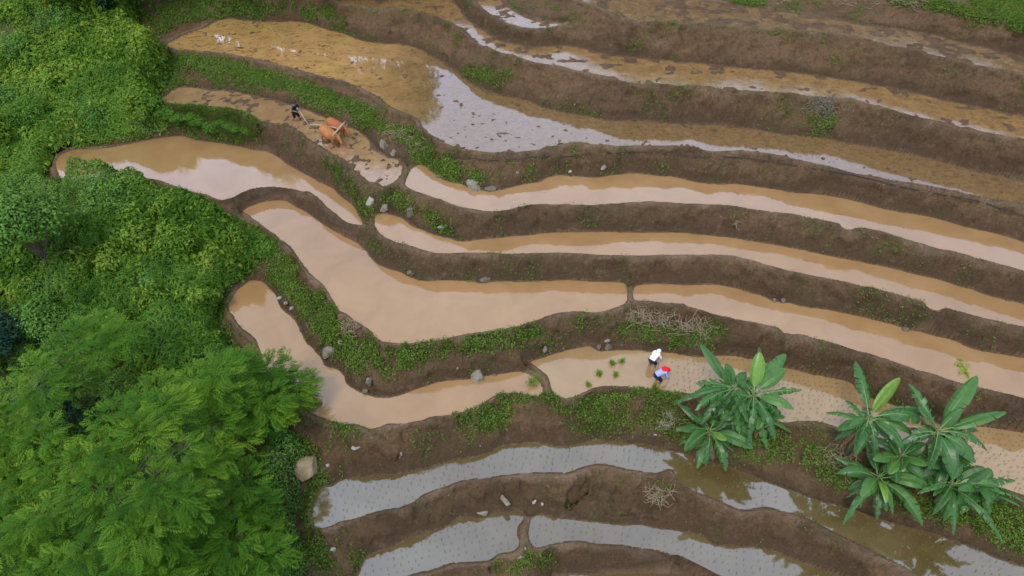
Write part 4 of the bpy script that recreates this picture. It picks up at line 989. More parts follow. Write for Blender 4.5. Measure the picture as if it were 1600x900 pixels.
def planter(label, px, py, zw, rz, shirt, skirt, scarf, red):
    x, y = unproj(px, py, zw); root = empty('person', (float(x), float(y), zw - .24), rz)
    hip, sh, hd = np.array([-.20, 0, .86]), np.array([.26, 0, 1.06]), np.array([.47, 0, .96])
    legs, arms, sl, pants = [], [], [], []
    for s in (-1, 1):
        h_ = hip + [0, .10 * s, -.02]; kn = np.array([.02, .15 * s, .48]); an = np.array([-.09, .17 * s, .08]); ft = np.array([.10, .19 * s, .035])
        legs += [ell_tube([h_, lerp(h_, kn, .5), kn, lerp(kn, an, .35), an], [.10, .085, .058, .062, .040]), ell_tube([an - [.04, 0, .03], an + [.03, 0, -.02], ft], [(.038, .035), (.042, .04), (.045, .022)])]
        pants.append(ell_tube([h_ + [0, 0, .03], lerp(h_, kn, .45), lerp(h_, kn, .95)], [.125, .112, .105]))
        a0 = sh + [-.02, .19 * s, -.03]; el = np.array([.30, .25 * s, .74]); wr = np.array([.46, .12 * s, .50 - .08 * (s > 0)])
        arms += [ell_tube([a0, lerp(a0, el, .5), el, lerp(el, wr, .4), wr], [.058, .050, .040, .040, .027])] + hand_parts(wr, np.array([.35, -.1 * s, -.8]), s)
        sl.append(ell_tube([a0 - [.03, .05 * s, -.01], lerp(a0, el, .5), lerp(a0, el, 1.0), lerp(el, wr, .55)], [.078, .070, .062, .056]))
    tor = [ell_tube([hip - [.06, 0, .02], hip + [.06, 0, .05], lerp(hip, sh, .5), sh, lerp(sh, hd, .45)], [(.15, .12), (.155, .125), (.15, .115), (.17, .10), (.055, .055)])]
    H, eyes, mouth, f, s_, u = head_parts(hd, (.72, 0, -.68))
    fused('body', legs + arms + tor + H + [ell_tube([sh, hd], [.06, .055])], .011, root, SKIN, 3)
    fused('shirt', [ell_tube([hip + [-.04, 0, .03], hip + [.08, 0, .08], lerp(hip, sh, .5) + [0, 0, .01], sh + [0, 0, .0], lerp(sh, hd, .25)], [(.175, .145), (.18, .15), (.18, .14), (.205, .125), (.09, .08)])] + sl, .018, root, shirt, 4)
    fused('trousers', pants + [ell_tube([hip - [.12, 0, .06], hip, hip + [.10, 0, .03]], [(.15, .13), (.19, .16), (.18, .15)])], .018, root, skirt, 4)
    V, F = join(eyes); link('eyes', np_mesh('eyes', V, F, True), root, EYE); V, F = join(mouth); link('mouth', np_mesh('mouth', V, F, True), root, LIP)
    hp = [ball(hd - f * .02 + u * .02, .128, (.95, .92, 1))]
    if red: hp += [ell_tube([hd - f * .05, lerp(hd, sh, .7) + [0, 0, .06], lerp(sh, hip, .35) + [0, .05, .15]], [(.13, .10), (.20, .10), (.15, .06)])]
    else: hp += [ell_tube([hd - f * .06 + u * .05, lerp(hd, sh, .55) + [0, 0, .05]], [(.11, .08), (.12, .05)])]
    fused('headscarf', hp, .014, root, scarf, 4)
    tag(root, label, 'person', 'farmers working in the paddies'); return root
WHITE = cloth('white_shirt', (.80, .79, .76), .06); NAVY = cloth('dark_trousers', (.022, .026, .05), .3); PALE = cloth('pale_blue_scarf', (.62, .72, .75), .1)
LILAC = cloth('pale_blue_shirt', (.30, .34, .66), .15); INDIGO = cloth('indigo_skirt', (.018, .018, .055), .4); RED = cloth('red_scarf', (.70, .012, .030), .12)
planter('bending farmer in a white shirt, dark trousers and pale headscarf planting rice', 1019.5, 571, ZW, math.radians(50), WHITE, NAVY, PALE, False)
planter('bending farmer with a bright red headscarf and pale blue shirt planting rice', 1029, 596, ZW, math.radians(22), LILAC, INDIGO, RED, True)
# ploughman
x, y = unproj(463.5, 189, Z4)
pd = np.array(unproj(505, 205, Z4)) - np.array([float(x), float(y)]); PRZ = math.atan2(pd[1], pd[0])
root = empty('person', (float(x), float(y), Z4 - .14), PRZ)
hip, sh, hd = np.array([-.02, 0, .86]), np.array([.13, 0, 1.34]), np.array([.22, 0, 1.56])
P_, sl, pants = [], [], []
for s, kn, an in ((1, (.22, .11, .50), (.12, .12, .09)), (-1, (.02, -.11, .46), (-.30, -.12, .14))):
    h_ = hip + [0, .10 * s, -.02]
    P_ += [ell_tube([h_, lerp(h_, kn, .5), kn, lerp(kn, an, .35), an], [.10, .085, .056, .060, .038]), ell_tube([np.array(an) - [.04, 0, .03], np.array(an) + [.04, 0, -.03], np.array(an) + [.18, .01, -.055]], [(.036, .035), (.04, .036), (.042, .02)])]
    pants.append(ell_tube([h_ + [0, 0, .04], lerp(h_, kn, .5), lerp(h_, kn, .98)], [.125, .112, .098]))
    a0 = sh + [0, .19 * s, 0]; el = np.array([.26, .25 * s, 1.10]) if s > 0 else np.array([.20, -.27, 1.08]); wr = np.array([.50, .12 * s, 1.0])
    P_ += [ell_tube([a0, lerp(a0, el, .5), el, lerp(el, wr, .4), wr], [.058, .05, .04, .04, .027])] + hand_parts(wr, (.9, -.15 * s, -.3), s)
    sl.append(ell_tube([a0 - [.02, .04 * s, -.01], lerp(a0, el, .5), lerp(a0, el, .9)], [.08, .07, .062]))
P_ += [ell_tube([hip - [0, 0, .05], hip + [.02, 0, .10], lerp(hip, sh, .55), sh, lerp(sh, hd, .5)], [(.155, .11), (.15, .11), (.15, .11), (.175, .105), (.055, .055)])]
H, eyes, mouth, f, s_, u = head_parts(hd, (.93, 0, -.36))
fused('body', P_ + H + [ell_tube([sh, hd], [.06, .055])], .011, root, SKIN, 3)
BLUE = NT('blue_black_shirt'); _c = BLUE.coord(); _sp = BLUE.n('ShaderNodeSeparateXYZ', {0: _c})
BLUE = BLUE.done(BLUE.bsdf(BLUE.mix(BLUE.ramp(_sp.outputs['X'], (.08, 0.0), (.16, 1.0)), (.045, .22, .40), (.012, .018, .028)), .8, None, .15))
fused('shirt', [ell_tube([hip + [0, 0, .02], hip + [.02, 0, .12], lerp(hip, sh, .55), sh, lerp(sh, hd, .25)], [(.175, .14), (.17, .135), (.175, .135), (.205, .125), (.085, .08)])] + sl, .018, root, BLUE, 4)
fused('shorts', pants + [ell_tube([hip - [0, 0, .10], hip, hip + [0, 0, .09]], [(.17, .135), (.185, .14), (.165, .125)])], .018, root, cloth('black_shorts', (.012, .013, .018), .3), 4)
fused('hair', [ball(hd - f * .022 + u * .028, .118, (.95, .92, 1))], .014, root, HAIR, 3)
V, F = join(eyes); link('eyes', np_mesh('eyes', V, F, True), root, EYE); V, F = join(mouth); link('mouth', np_mesh('mouth', V, F, True), root, LIP)
tag(root, 'barefoot ploughman in a blue and black shirt walking behind the oxen', 'person', 'farmers working in the paddies')
# oxen
def hide(name, a, b):
    t = NT(name); c = t.coord(); sp = t.n('ShaderNodeSeparateXYZ', {0: c}); col = t.ramp(t.noise(c, 3, 5), (.3, a), (.7, b))
    col = t.mix(t.ramp(sp.outputs['Z'], (.30, 1.0), (.62, 0.0)), col, (.16, .07, .03)); return t.done(t.bsdf(col, .65, t.bump(t.noise(c, 40, 3), .2, .01), .25))
HORN = simple_mat('horn', (.32, .26, .18), .4, .3, 8, .4); HOOF = simple_mat('hoof', (.03, .025, .02), .6, .2, 8, .3)
def ox(label, rump, head, mat, seed):
    a, b = np.array(unproj(*rump, Z4 + 1.0)), np.array(unproj(*head, Z4 + .95)); rz = math.atan2(b[1] - a[1], b[0] - a[0])
    ctr = a + (b - a) / np.linalg.norm(b - a) * .95
    root = empty('bullock', (ctr[0], ctr[1], Z4 - .15), rz); root.scale = (.92,) * 3
    P = [ell_tube([(-.98, 0, 1.06), (-.86, 0, 1.04), (-.62, 0, 1.02), (-.25, 0, .95), (.15, 0, .94), (.48, 0, 1.0), (.68, 0, 1.06)], [(.15, .16), (.30, .28), (.36, .34), (.42, .38), (.40, .39), (.31, .35), (.20, .25)], 18),
         ell_tube([(.38, 0, 1.30), (.52, 0, 1.36), (.68, 0, 1.27)], [(.09, .08), (.12, .10), (.09, .09)]),
         ell_tube([(.55, 0, 1.08), (.80, 0, 1.12), (1.02, 0, 1.14)], [(.19, .27), (.14, .19), (.11, .14)]),
         ell_tube([(.60, 0, .82), (.85, 0, .92), (1.05, 0, 1.02)], [(.04, .10), (.03, .10), (.03, .05)]),
         ell_tube([(.98, 0, 1.18), (1.12, 0, 1.10), (1.24, 0, .96), (1.34, 0, .80), (1.37, 0, .74)], [(.10, .12), (.115, .12), (.085, .095), (.07, .075), (.06, .055)])]
    for s in (-1, 1):
        P += [ell_tube([(.46, .17 * s, .95), (.50, .18 * s, .68), (.47, .17 * s, .42), (.49, .17 * s, .20), (.50, .17 * s, .05)], [(.13, .16), (.085, .10), (.058, .062), (.040, .042), (.052, .055)]),
              ell_tube([(-.68, .19 * s, 1.0), (-.58, .21 * s, .72), (-.82, .20 * s, .44), (-.78, .20 * s, .20), (-.74, .20 * s, .05)], [(.16, .24), (.10, .14), (.055, .065), (.042, .044), (.052, .055)]),
              ell_tube([(1.02, .10 * s, 1.20), (.98, .19 * s, 1.20), (.93, .27 * s, 1.14)], [(.03, .025), (.055, .02), (.02, .012)])]
    P += [ell_tube([(-1.0, 0, 1.14), (-1.10, 0, 1.0), (-1.11, .02, .7), (-1.08, .03, .45)], [.04, .028, .02, .03])]
    fused('body', P, .022, root, mat, 6)
    for s in (-1, 1):
        V, F = tube([(1.04, .07 * s, 1.26), (1.05, .15 * s, 1.33), (1.10, .19 * s, 1.44), (1.16, .17 * s, 1.52)], [.034, .028, .018, .005], 8); link('horn', np_mesh('horn', V, F, True), root, HORN)
        V, F = ball((1.17, .095 * s, 1.09), .024); link('eye', np_mesh('eye', V, F, True), root, EYE)
        for q in ((.51, .17 * s), (-.73, .20 * s)):
            V, F = ell_tube([(q[0], q[1], .0), (q[0], q[1], .05), (q[0] - .01, q[1], .09)], [(.058, .066), (.055, .06), (.046, .05)]); link('hoof', np_mesh('hoof', V, F, True), root, HOOF)
    tag(root, label, 'ox', 'pair of yoked oxen'); return root, rz
o1, rz1 = ox('nearer tan brown ox pulling the plough through the mud', (500.5, 195), (538, 219), hide('tan_hide', (.27, .105, .028), (.38, .165, .052)), 1)
o2, rz2 = ox('farther reddish brown ox yoked beyond its tan partner', (511, 183), (547.5, 204), hide('reddish_hide', (.25, .074, .024), (.35, .120, .042)), 2)
def wpt(o, rz, p):
    p = [q * .92 for q in p]; return np.array(o.location) + np.array([p[0] * math.cos(rz) - p[1] * math.sin(rz), p[0] * math.sin(rz) + p[1] * math.cos(rz), p[2]])
WOOD = simple_mat('weathered_wood', (.36, .29, .20), .8, .3, 12, .2, .4)
A, B = wpt(o1, rz1, (.80, 0, 1.36)), wpt(o2, rz2, (.80, 0, 1.36)); M = (A + B) / 2; D = (B - A) / np.linalg.norm(B - A)
root = empty('yoke', tuple(M)); V, F = tube([A - D * .35 - M, A - M, [0, 0, .02], B - M, B + D * .35 - M], [.045, .055, .06, .055, .045], 10); link('beam', np_mesh('beam', V, F, True), root, WOOD)
for Q in (A, B):
    for s in (-.17, .17):
        V, F = tube([Q - M + D * s + [0, 0, .08], Q - M + D * s + [0, 0, -.35]], [.018, .015], 6); link('peg', np_mesh('peg', V, F, True), root, WOOD)
tag(root, 'pale wooden yoke lying across the necks of both oxen', 'yoke')
man = np.array(bpy.data.objects['person.002'].location); fw = np.array([math.cos(PRZ), math.sin(PRZ), 0])
pl = man + fw * 1.25 + [0, 0, .10]
root = empty('plough', tuple(pl)); hv = man + fw * .56 + [0, 0, 1.02] - pl
V, F = tube([[0, 0, 0], hv * .5 + [0, 0, -.06], hv, hv - fw * .08 + [0, 0, .03]], [.04, .035, .03, .028], 8); link('handle', np_mesh('handle', V, F, True), root, WOOD)
V, F = tube([[0, 0, .08], fw * .5 + [0, 0, .32], (M - pl) * .6 + [0, 0, .12], M - pl], [.045, .045, .04, .035], 8); link('beam', np_mesh('beam', V, F, True), root, WOOD)
V, F = tube([fw * -.05 + [0, 0, .06], fw * .2 + [0, 0, -.04], fw * .42 + [0, 0, -.12]], [.05, .07, .01], 8); link('share', np_mesh('share', V, F, True), root, simple_mat('iron', (.08, .075, .07), .5, .3, 12, .5))
tag(root, 'wooden plough drawn by the oxen with its handle in the hands of the ploughman', 'plough')
# ------------------------------------------------------------------ stones
def stone_mat(name, a, b, moss=.25):
    t = NT(name); c = t.coord(); col = t.ramp(t.noise(c, 3.5, 7, .65, .6), (.3, a), (.7, b))
    col = t.mix(t.ramp(t.noise(c, 9, 5, .7), (.6, 0.0), (.72, .7)), col, tuple(x * .35 for x in a))
    col = t.mix(t.math('MULTIPLY', t.ramp(t.noise(c, 2.2, 5), (.5, 0.0), (.64, 1.0)), moss), col, (.07, .085, .03))
    return t.done(t.bsdf(col, .88, t.bump(t.noise(c, 7, 8, .65), .8, .08), .25))
ST = {'tan': stone_mat('tan_rock', (.19, .14, .075), (.33, .255, .15), .3), 'grey': stone_mat('grey_rock', (.15, .128, .098), (.31, .27, .21), .6), 'dark': stone_mat('dark_wet_rock', (.085, .068, .05), (.18, .15, .115), .4), 'pale': stone_mat('pale_stone', (.24, .222, .18), (.38, .355, .295), .3)}
def rock(label, px, py, wpx, mat='grey', asp=(1, .8, .7), rz=0.0, seed=0, sink=.3, tilt=0.0, name='rock', group=None):
    x, y, z = hit(px, py); dep = y * CP - (z - H_CAM) * SP; s = wpx * dep / F_PX * .46
    bm = bmesh.new(); bmesh.ops.create_icosphere(bm, subdivisions=4 if wpx > 12 else 3, radius=1)
    rs = random.Random(seed); off = Vector((rs.uniform(-50, 50), rs.uniform(-50, 50), rs.uniform(-50, 50)))
    cuts = [(Vector((rs.gauss(0, 1), rs.gauss(0, 1), rs.gauss(0, .8))).normalized(), rs.uniform(.50, .82)) for _ in range(12)]
    for v in bm.verts:
        p = v.co.copy()
        for n_, d in cuts:
            k = p.dot(n_)
            if k > d: p -= n_ * (k - d) * .97
        p *= 1 + .22 * mnoise.noise(p * 1.3 + off) + .08 * mnoise.noise(p * 4 + off)
        v.co = Vector((p.x * asp[0] * s, p.y * asp[1] * s, p.z * asp[2] * s))
    for f in bm.faces: f.smooth = True
    me = bpy.data.meshes.new(name); bm.to_mesh(me); bm.free()
    o = link(name, me, mat=ST[mat]); o.location = (x, y, z + asp[2] * s * (.35 - sink)); o.rotation_euler = (tilt, tilt * .5, rz)
    tag(o, label, 'rock' if name == 'rock' else 'stone', group); return o
R_ = [('large pale tan boulder on the bank right of the feathery tree', 481, 739, 54, 'tan', (1, .85, .8), .5, -.1, 0),
 ('rough grey rock half hidden in weeds between the tan boulder and the feathery tree', 434, 714, 24, 'grey', (1, .8, .7), .2, .4, 0),
 ('small white stone just right of the large tan boulder', 513, 727, 9, 'pale', (1, .8, .7), .2, .3, 0),
 ('whitish boulder above the short mud bund joining the two middle paddies', 579, 318, 20, 'pale', (.9, .8, 1.1), .4, .2, 0),
 ('grey mossy rock beside the whitish boulder above the mud bund', 601, 326, 20, 'grey', (1, .8, .8), 1, .3, 0),
 ('squarish brown rock at the water edge right of the whitish boulder', 641, 334, 21, 'dark', (.95, .8, 1.0), .3, .2, 0),
 ('flat pale slab stuck in the bank foot right of the squarish brown rock', 691, 357, 17, 'pale', (1, .5, .5), .05, .2, .4),
 ('round grey boulder topped with small stones at the edge of the upper orange paddy', 741, 291, 32, 'grey', (1, .9, .8), .4, .3, 0),
 ('small dark rock at the water left of the round grey boulder', 687, 275, 16, 'dark', (1, .7, .6), .4, .3, 0),
 ('flat dark rock at the water right of the round grey boulder', 767, 295, 20, 'dark', (1, .7, .5), .2, .3, 0),
 ('mossy upright rock in the weedy corner beside the churned paddy', 600, 230, 22, 'grey', (.8, .7, 1.2), .2, .3, 0),
 ('lower mossy rock next to the upright one beside the churned paddy', 615, 240, 20, 'grey', (1, .8, .7), .8, .3, 0),
 ('grey jagged rock on the bank corner of the lower left paddy', 512, 552, 28, 'grey', (1, .8, .9), .3, .25, 0),
 ('smaller pale rock above the grey jagged rock', 533, 535, 14, 'pale', (.8, .8, 1), .5, .3, 0),
 ('tall pale leaning rock at the tip of the dark bank in the lower left paddy', 577, 598, 20, 'grey', (.6, .6, 1.3), .2, .3, .25),
 ('dark rock beside the tall pale leaning rock', 570, 612, 14, 'dark', (1, .8, .7), .2, .3, 0),
 ('weed covered boulder at the water edge of the lower left paddy', 746, 590, 36, 'grey', (1, .7, .8), .1, .3, 0),
 ('narrow grey stone left of the weed covered boulder', 714, 578, 12, 'grey', (.6, .6, 1.4), .1, .3, .2),
 ('small dark stone in the water right of the weed covered boulder', 772, 587, 10, 'dark', (1, .8, .6), .1, .3, 0),
 ('upright mossy rock where the planted paddy begins', 851, 548, 16, 'grey', (.6, .6, 1.3), .1, .3, .15),
 ('squat dark rock at the back edge of the planted paddy', 951, 542, 17, 'dark', (1, .8, .7), .1, .3, 0),
 ('flat grey stone lying above the squat dark rock at the planted paddy', 949, 533, 14, 'grey', (1, .5, .3), .3, .2, 0),
 ('dark low rock left of the squat rock at the planted paddy', 936, 542, 12, 'dark', (1, .8, .6), .6, .3, 0),
 ('long pale slab leaning against the bank above the lowest ponds', 788, 783, 34, 'grey', (1, .36, .30), -.95, .1, 0),
 ('low grey rock in the water left of the leaning slab', 755, 802, 21, 'grey', (1, .5, .5), .1, .4, 0),
 ('left one of two small pale stones right of the leaning slab', 835, 785, 10, 'pale', (1, .7, .6), .5, .3, 0),
 ('right one of two small pale stones right of the leaning slab', 847, 788, 9, 'pale', (.8, .8, .7), .1, .3, 0),
 ('grey stone at the foot of the narrow bund between the lowest ponds', 813, 872, 10, 'grey', (1, .8, .7), .3, .3, 0),
 ('short white stone stuck upright beside the bund between the lowest ponds', 821, 859, 8, 'pale', (.5, .5, 1.6), .3, .2, 0),
 ('pale rounded stone on the weedy slope left of the lowest pond', 521, 859, 14, 'pale', (.8, .8, 1.1), .3, .3, 0),
 ('cream coloured stone half buried in the bank above the long grey pond', 555, 700, 19, 'pale', (1, .6, .5), .2, .3, 0),
 ('pointed grey stone on the bank above the long grey pond', 627, 711, 11, 'grey', (.6, .5, 1.3), .3, .2, .1),
 ('left one of two dark drain stones below the second long orange paddy', 1209, 472, 12, 'dark', (.6, .7, 1.2), .3, .2, 0),
 ('right one of two dark drain stones below the second long orange paddy', 1223, 470, 13, 'dark', (.9, .8, .9), .3, .2, 0),
 ('dark stone at the bank foot below the overflow notch', 1414, 516, 15, 'dark', (1, .8, .8), .2, .3, 0),
 ('dark stone pair at the bank foot of the big orange paddy', 640, 427, 16, 'dark', (1, .7, .6), .4, .3, 0),
 ('flat dark stone at the back edge of the big orange paddy', 757, 437, 20, 'dark', (1, .7, .5), .1, .3, 0),
 ('dark lump of mud and stone in the water of the left paddy tip', 408, 461, 11, 'dark', (1, .8, .5), .1, .4, 0),
 ('pale stone at the upper end of the stone row by the left paddy', 437, 467, 11, 'pale', (1, .7, .7), .3, .3, 0),
 ('mossy grey stone in the middle of the stone row by the left paddy', 447, 475, 12, 'grey', (1, .7, .7), .1, .3, 0),
 ('white stone at the lower end of the stone row by the left paddy', 456, 483, 10, 'pale', (1, .7, .8), .5, .3, 0),
 ('pale grey stone on the bank behind the left clump of banana plants', 1024, 679, 11, 'pale', (1, .8, .7), .2, .3, 0),
 ('light stone in the bank of the upper orange paddy beside a weedy patch', 890, 269, 9, 'pale', (.7, .7, 1.1), .2, .3, .2),
 ('grey stone lodged in a hollow of the bank under the wide shallow paddy', 944, 262, 15, 'grey', (1, .6, .6), .6, .3, 0),
 ('small white stone on the bank left of the weedy patch with the hose', 808, 271, 8, 'pale', (1, .8, .8), .1, .3, 0)]
for i, (lab, px, py, wd, m, asp, rz, sink, tl) in enumerate(R_): rock(lab, px, py, wd, m, asp, rz, i + 3, sink, tl)
# little light stones scattered on the banks
PB = [(672, 52), (682, 58), (690, 72), (872, 152), (878, 160), (768, 125), (776, 133), (898, 165), (832, 248), (834, 258), (1190, 186), (1185, 196), (1076, 150), (1075, 160), (1110, 255), (1265, 195), (1278, 205), (1362, 372), (1400, 475),
      (745, 277), (752, 275), (735, 279), (702, 352), (697, 346), (876, 520), (868, 540), (880, 545), (860, 552), (780, 412), (1005, 412), (872, 350), (1020, 348), (1126, 339), (625, 716), (750, 697), (925, 668), (1042, 688), (988, 684), (1204, 456), (1460, 300), (1300, 560), (1255, 345), (1380, 290), (1090, 290)]
for i, (px, py) in enumerate(PB):
    rock('little light stone lying in the brown mud of a terrace bank', px, py, random.uniform(2.2, 4.2), random.choice(['tan', 'grey', 'grey']), (1, .8, .7), random.random() * 3, 200 + i, .2, 0, 'stone', 'little stones in the banks')

# ------------------------------------------------------------------ heaps of dry stalks
def brush(label, pts, n, spread, ln, seed, mat=DRY, hgt=.28, th=.013):
    rs = np.random.default_rng(seed); W = np.array([hit(px, py) for px, py in pts]); c0 = W.mean(0); parts = []
    for _ in range(n):
        k = rs.integers(len(W)); b = W[k] + np.array([rs.normal(0, spread), rs.normal(0, spread * .6), 0]); b[2] = float(tz(b[0], b[1])) + rs.uniform(.01, hgt)
        a = rs.uniform(0, 6.28); L = ln * rs.uniform(.4, 1.2); d = np.array([math.cos(a), math.sin(a), rs.normal(0, .25)])
        bend = rs.normal(0, .3, 3) * L * .5
        pth = [b - d * L / 2, b - d * L * .1 + bend * .7, b + d * L * .25 + bend, b + d * L / 2]
        pth = [np.array([p[0], p[1], max(p[2], float(tz(p[0], p[1])) + .01)]) - c0 for p in pth]
        parts.append(tube(pth, [th * .7, th, th, th * .5], 4, False))
    V, F = join(parts); o = link('brush_heap', np_mesh('brush_heap', V, F, True), mat=mat); o.location = tuple(c0)
    tag(o, label, 'brush heap'); return o
brush('long heap of pale dry stalks on the grassy bank behind the planters', [(1000, 492), (1010, 500), (1020, 503), (1035, 505), (1050, 512), (1065, 515), (1080, 517), (1095, 518), (1100, 528), (990, 500)], 230, .28, .7, 1)
brush('grey dry heap with weeds on the bank between the two topmost wide paddies', [(1275, 168), (1290, 170), (1300, 172)], 150, .3, .5, 2, simple_mat('grey_twigs', (.20, .175, .135), .9, .3, 7, .1), .25)
brush('dry twig heap at the left tip of the ploughed paddy', [(230, 132), (240, 128), (246, 138)], 150, .26, .6, 3)
brush('dry brown twigs at the left tip of the widest upper paddy', [(225, 48), (238, 55), (244, 62)], 130, .3, .6, 4, simple_mat('brown_twigs', (.22, .16, .10), .9, .3, 7, .1))
brush('pale dry roots sticking out of the slumped bank above the lowest pond', [(1015, 775), (1025, 778), (1035, 782)], 46, .2, .75, 5)
brush('dead straw among the weeds above the churned paddy', [(622, 212), (640, 222), (655, 232), (612, 205)], 130, .28, .5, 6)
brush('dry banana trash at the foot of the larger banana clump', [(1300, 712), (1310, 725), (1320, 715), (1330, 740)], 150, .35, .6, 7)
brush('dead leaves and stalks under the right half of the larger banana clump', [(1430, 762), (1438, 766), (1442, 760), (1428, 768)], 150, .3, .6, 8, simple_mat('dead_leaf_brown', (.16, .09, .04), .9, .4, 7, .1))
brush('pale straw strands on the grassy edge at the top right', [(1440, 0), (1425, 6), (1410, 3)], 90, .4, .7, 9)
brush('dry weeds hanging along the top edge of the bank at the top right', [(1310, 2), (1330, 4), (1370, 3), (1225, 5)], 90, .4, .6, 10)
brush('thin dry twigs beside the left clump of banana plants', [(1045, 655), (1048, 668), (1040, 662)], 40, .2, .6, 11, simple_mat('pale_twigs', (.30, .26, .21), .9, .3, 7, .1))
brush('dry straw on the bend of the big pond bank', [(540, 512), (550, 518)], 80, .22, .4, 12)
brush('pale twig lying on the bank between the two long orange paddies', [(1146, 355)], 6, .12, .5, 13)

# ------------------------------------------------------------------ black hose along the bank
hp = [(700, 245), (719, 250), (766, 255), (820, 252), (847, 248), (888, 249), (912, 244), (932, 240), (962, 244), (996, 242), (1037, 240), (1070, 246), (1094, 249), (1144, 249), (1175, 252), (1209, 256), (1236, 262), (1269, 268), (1317, 275), (1357, 284), (1398, 294), (1430, 302), (1466, 308), (1526, 317), (1560, 330), (1610, 345), (1660, 362)]
HW = []
for i in range(len(hp) - 1):
    for f in (0, .34, .67):
        x, y, z = hit(hp[i][0] + (hp[i + 1][0] - hp[i][0]) * f, hp[i][1] + (hp[i + 1][1] - hp[i][1]) * f); HW.append((x, y, z + .14))
HW = np.array(HW); HW[1:-1] = (HW[:-2] + 2 * HW[1:-1] + HW[2:]) / 4
HW[:, 2] = np.maximum(HW[:, 2], tz(HW[:, 0], HW[:, 1]) + .12)
V, F = tube(HW, [.024] * len(HW), 6); o = link('hose', np_mesh('hose', V, F, True), mat=simple_mat('black_rubber', (.018, .018, .02), .5, .2, 9, .4))
tag(o, 'thin black water hose running along the bank under the widest shallow paddy', 'hose')

# ------------------------------------------------------------------ rice: bundles waiting, seedlings set out
RICE = leaf_mat('rice_blades', [(.09, .20, .012), (.16, .30, .02), (.26, .42, .03)], .4)
def tuft_mesh(n, h, spread, wd, seed, lean=.5):
    rs = np.random.default_rng(seed); Vs = []
    for _ in range(n):
        a = rs.uniform(0, 6.28); d = np.array([math.cos(a), math.sin(a), 0]); s = np.array([-d[1], d[0], 0]) * wd * .5; b = np.array([rs.normal(0, spread), rs.normal(0, spread), -.04]); L = h * rs.uniform(.7, 1.15); ln = rs.uniform(.1, lean)
        m = b + np.array([0, 0, L * .6]) + d * L * ln * .3; tp = b + np.array([0, 0, L * .85]) + d * L * ln
        Vs.append([b - s, m - s * .9, tp, m + s * .9])
    V = np.array(Vs).reshape(-1, 3); return np_mesh('blades', V, np.arange(len(V)).reshape(-1, 4), rnd=rs.random(n))
BUN = [(955, 569, 'topmost left bundle of green rice seedlings floating left of the planters', .26), (973, 566, 'bundle of rice seedlings floating nearest to the white shirted planter', .24), (938, 584, 'bundle of rice seedlings with brown roots, second from the front bund', .27), (961, 586, 'slim upright bundle of rice seedlings in the middle of the floating bundles', .22),
       (918, 603, 'bundle of rice seedlings floating closest to the front mud bund', .25), (1021, 606, 'yellow green bundle of seedlings in front of the red scarfed planter', .27), (830, 598, 'big bright green seedling bunch in the small paddy end left of the bund', .5)]
for i, (px, py, lab, h) in enumerate(BUN):
    x, y = unproj(px, py, ZW); root = empty('seedling_bundle', (float(x), float(y), ZW)); root.rotation_euler = (random.uniform(-.5, .5), random.uniform(.3, .8), random.uniform(0, 6))
    link('blades', tuft_mesh(90, h * 1.25, .07 if h < .4 else .16, .028, 300 + i, .9), root, RICE)
    V, F = ell_tube([(0, 0, -.07), (0, 0, .0), (0, 0, .06)], [.05, .055, .05]); link('roots', np_mesh('roots', V, F, True), root, simple_mat('muddy_roots', (.13, .08, .04), .9, .3, 9, .1) if i == 0 else bpy.data.materials['muddy_roots'])
    tag(root, lab, 'seedlings', 'bundles of rice seedlings')
x, y = unproj(1505, 577, Z2)
root = empty('water_weed', (float(x), float(y), Z2 + .02))
V, F = tube([(0, -.35, 0), (.03, -.05, .06), (-.02, .3, .04), (.05, .5, .1)], [.016, .014, .012, .008], 6); link('stem', np_mesh('stem', V, F, True), root, RICE)
rs = np.random.default_rng(4); P = np.array([[rs.normal(0, .1), q, .06] for q in np.linspace(-.35, .5, 16)]); N = np.array([[0, 0, 1.]] * 16) + unit(16) * .3
V, F = leaf_quads(P, N, unit(16) * [1, .5, .2], rs.uniform(.22, .38, 16), rs.uniform(.09, .14, 16)); link('leaves', np_mesh('leaves', V, F, rnd=rs.uniform(.6, 1, 16)), root, RICE)
tag(root, 'yellow green water weed floating alone in the orange paddy at the right', 'weed')
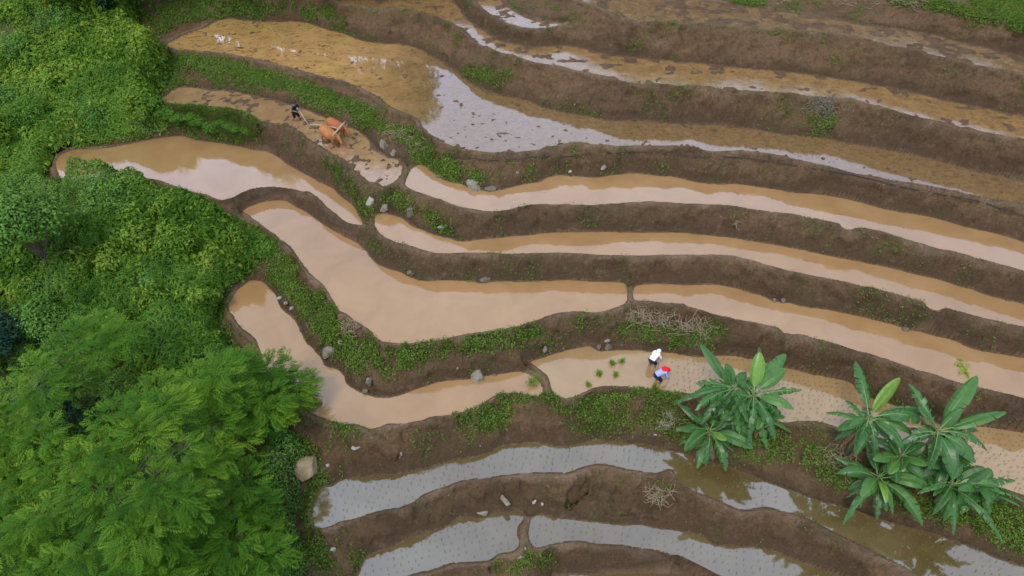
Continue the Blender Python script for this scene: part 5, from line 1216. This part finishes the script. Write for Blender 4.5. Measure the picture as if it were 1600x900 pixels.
# seedlings in rows
SEEDL = leaf_mat('young_rice', [(.07, .13, .02), (.12, .21, .03), (.19, .30, .045)], .3)
spots = []
def rows(pond, dx, dy, rot, keep=None, jit=.035):
    n_, z_, k_, P_ = [a for a in allp if a[0] == pond][0]
    lo, hi = P_.min(0), P_.max(0); cr, sr = math.cos(rot), math.sin(rot); R = 60
    for i in range(-int(R / dx), int(R / dx)):
        for j in range(-int(R / dy), int(R / dy)):
            u, v = i * dx, j * dy + math.sin(i * .13) * .12
            x = (lo[0] + hi[0]) / 2 + u * cr - v * sr + random.gauss(0, jit); y = (lo[1] + hi[1]) / 2 + u * sr + v * cr + random.gauss(0, jit)
            if not (lo[0] < x < hi[0] and lo[1] < y < hi[1]): continue
            if float(gsamp(SD[pond], x, y)) > -.14: continue
            a, b = proj(x, y, z_)
            if -20 < a < 1640 and -20 < b < 940 and (keep is None or keep(float(a), float(b))) and random.random() < .88: spots.append((x, y, z_))
rows('B2', .34, .34, -.25); rows('B1', .34, .34, -.2); rows('B1left', .34, .34, .25)
rows('W', .27, .30, -.12, lambda a, b: a > 1052 + (b - 575) * .25 - 25 * (b > 590) and not (math.hypot(a - 1030, b - 590) < 16))
spots.sort(key=lambda p: p[1] ** 2 + p[0] ** 2 + (p[2] - H_CAM) ** 2)
TM = [tuft_mesh(5, .19, .014, .016, 400 + i) for i in range(4)]
for m in TM: m.materials.append(SEEDL)
for i, (x, y, z) in enumerate(spots[:300]):
    o = bpy.data.objects.new('rice_seedling', TM[i % 4]); COL.objects.link(o); o.location = (x, y, z); o.rotation_euler = (0, 0, random.uniform(0, 6.28)); s = random.uniform(.75, 1.25); o.scale = (s, s, s)
    tag(o, 'thin young rice seedling standing in a row in a grey flooded paddy', 'rice seedling', 'rice seedlings planted in rows')
rest = spots[300:]; bv = []
for m in TM:
    a = np.empty(len(m.vertices) * 3, np.float32); m.vertices.foreach_get('co', a); bv.append(a.reshape(-1, 3))
Vs = [bv[i % 4] * random.uniform(.75, 1.25) + np.array(p) for i, p in enumerate(rest)]
V = np.concatenate(Vs); F = np.arange(len(V)).reshape(-1, 4)
o = link('rice_seedlings', np_mesh('rice_seedlings', V, F, rnd=rng.random(len(F))), mat=SEEDL); tag(o, 'rows of thin young rice seedlings in the farther planted paddies', 'rice seedlings', kind='stuff')
print('seedlings', len(spots))
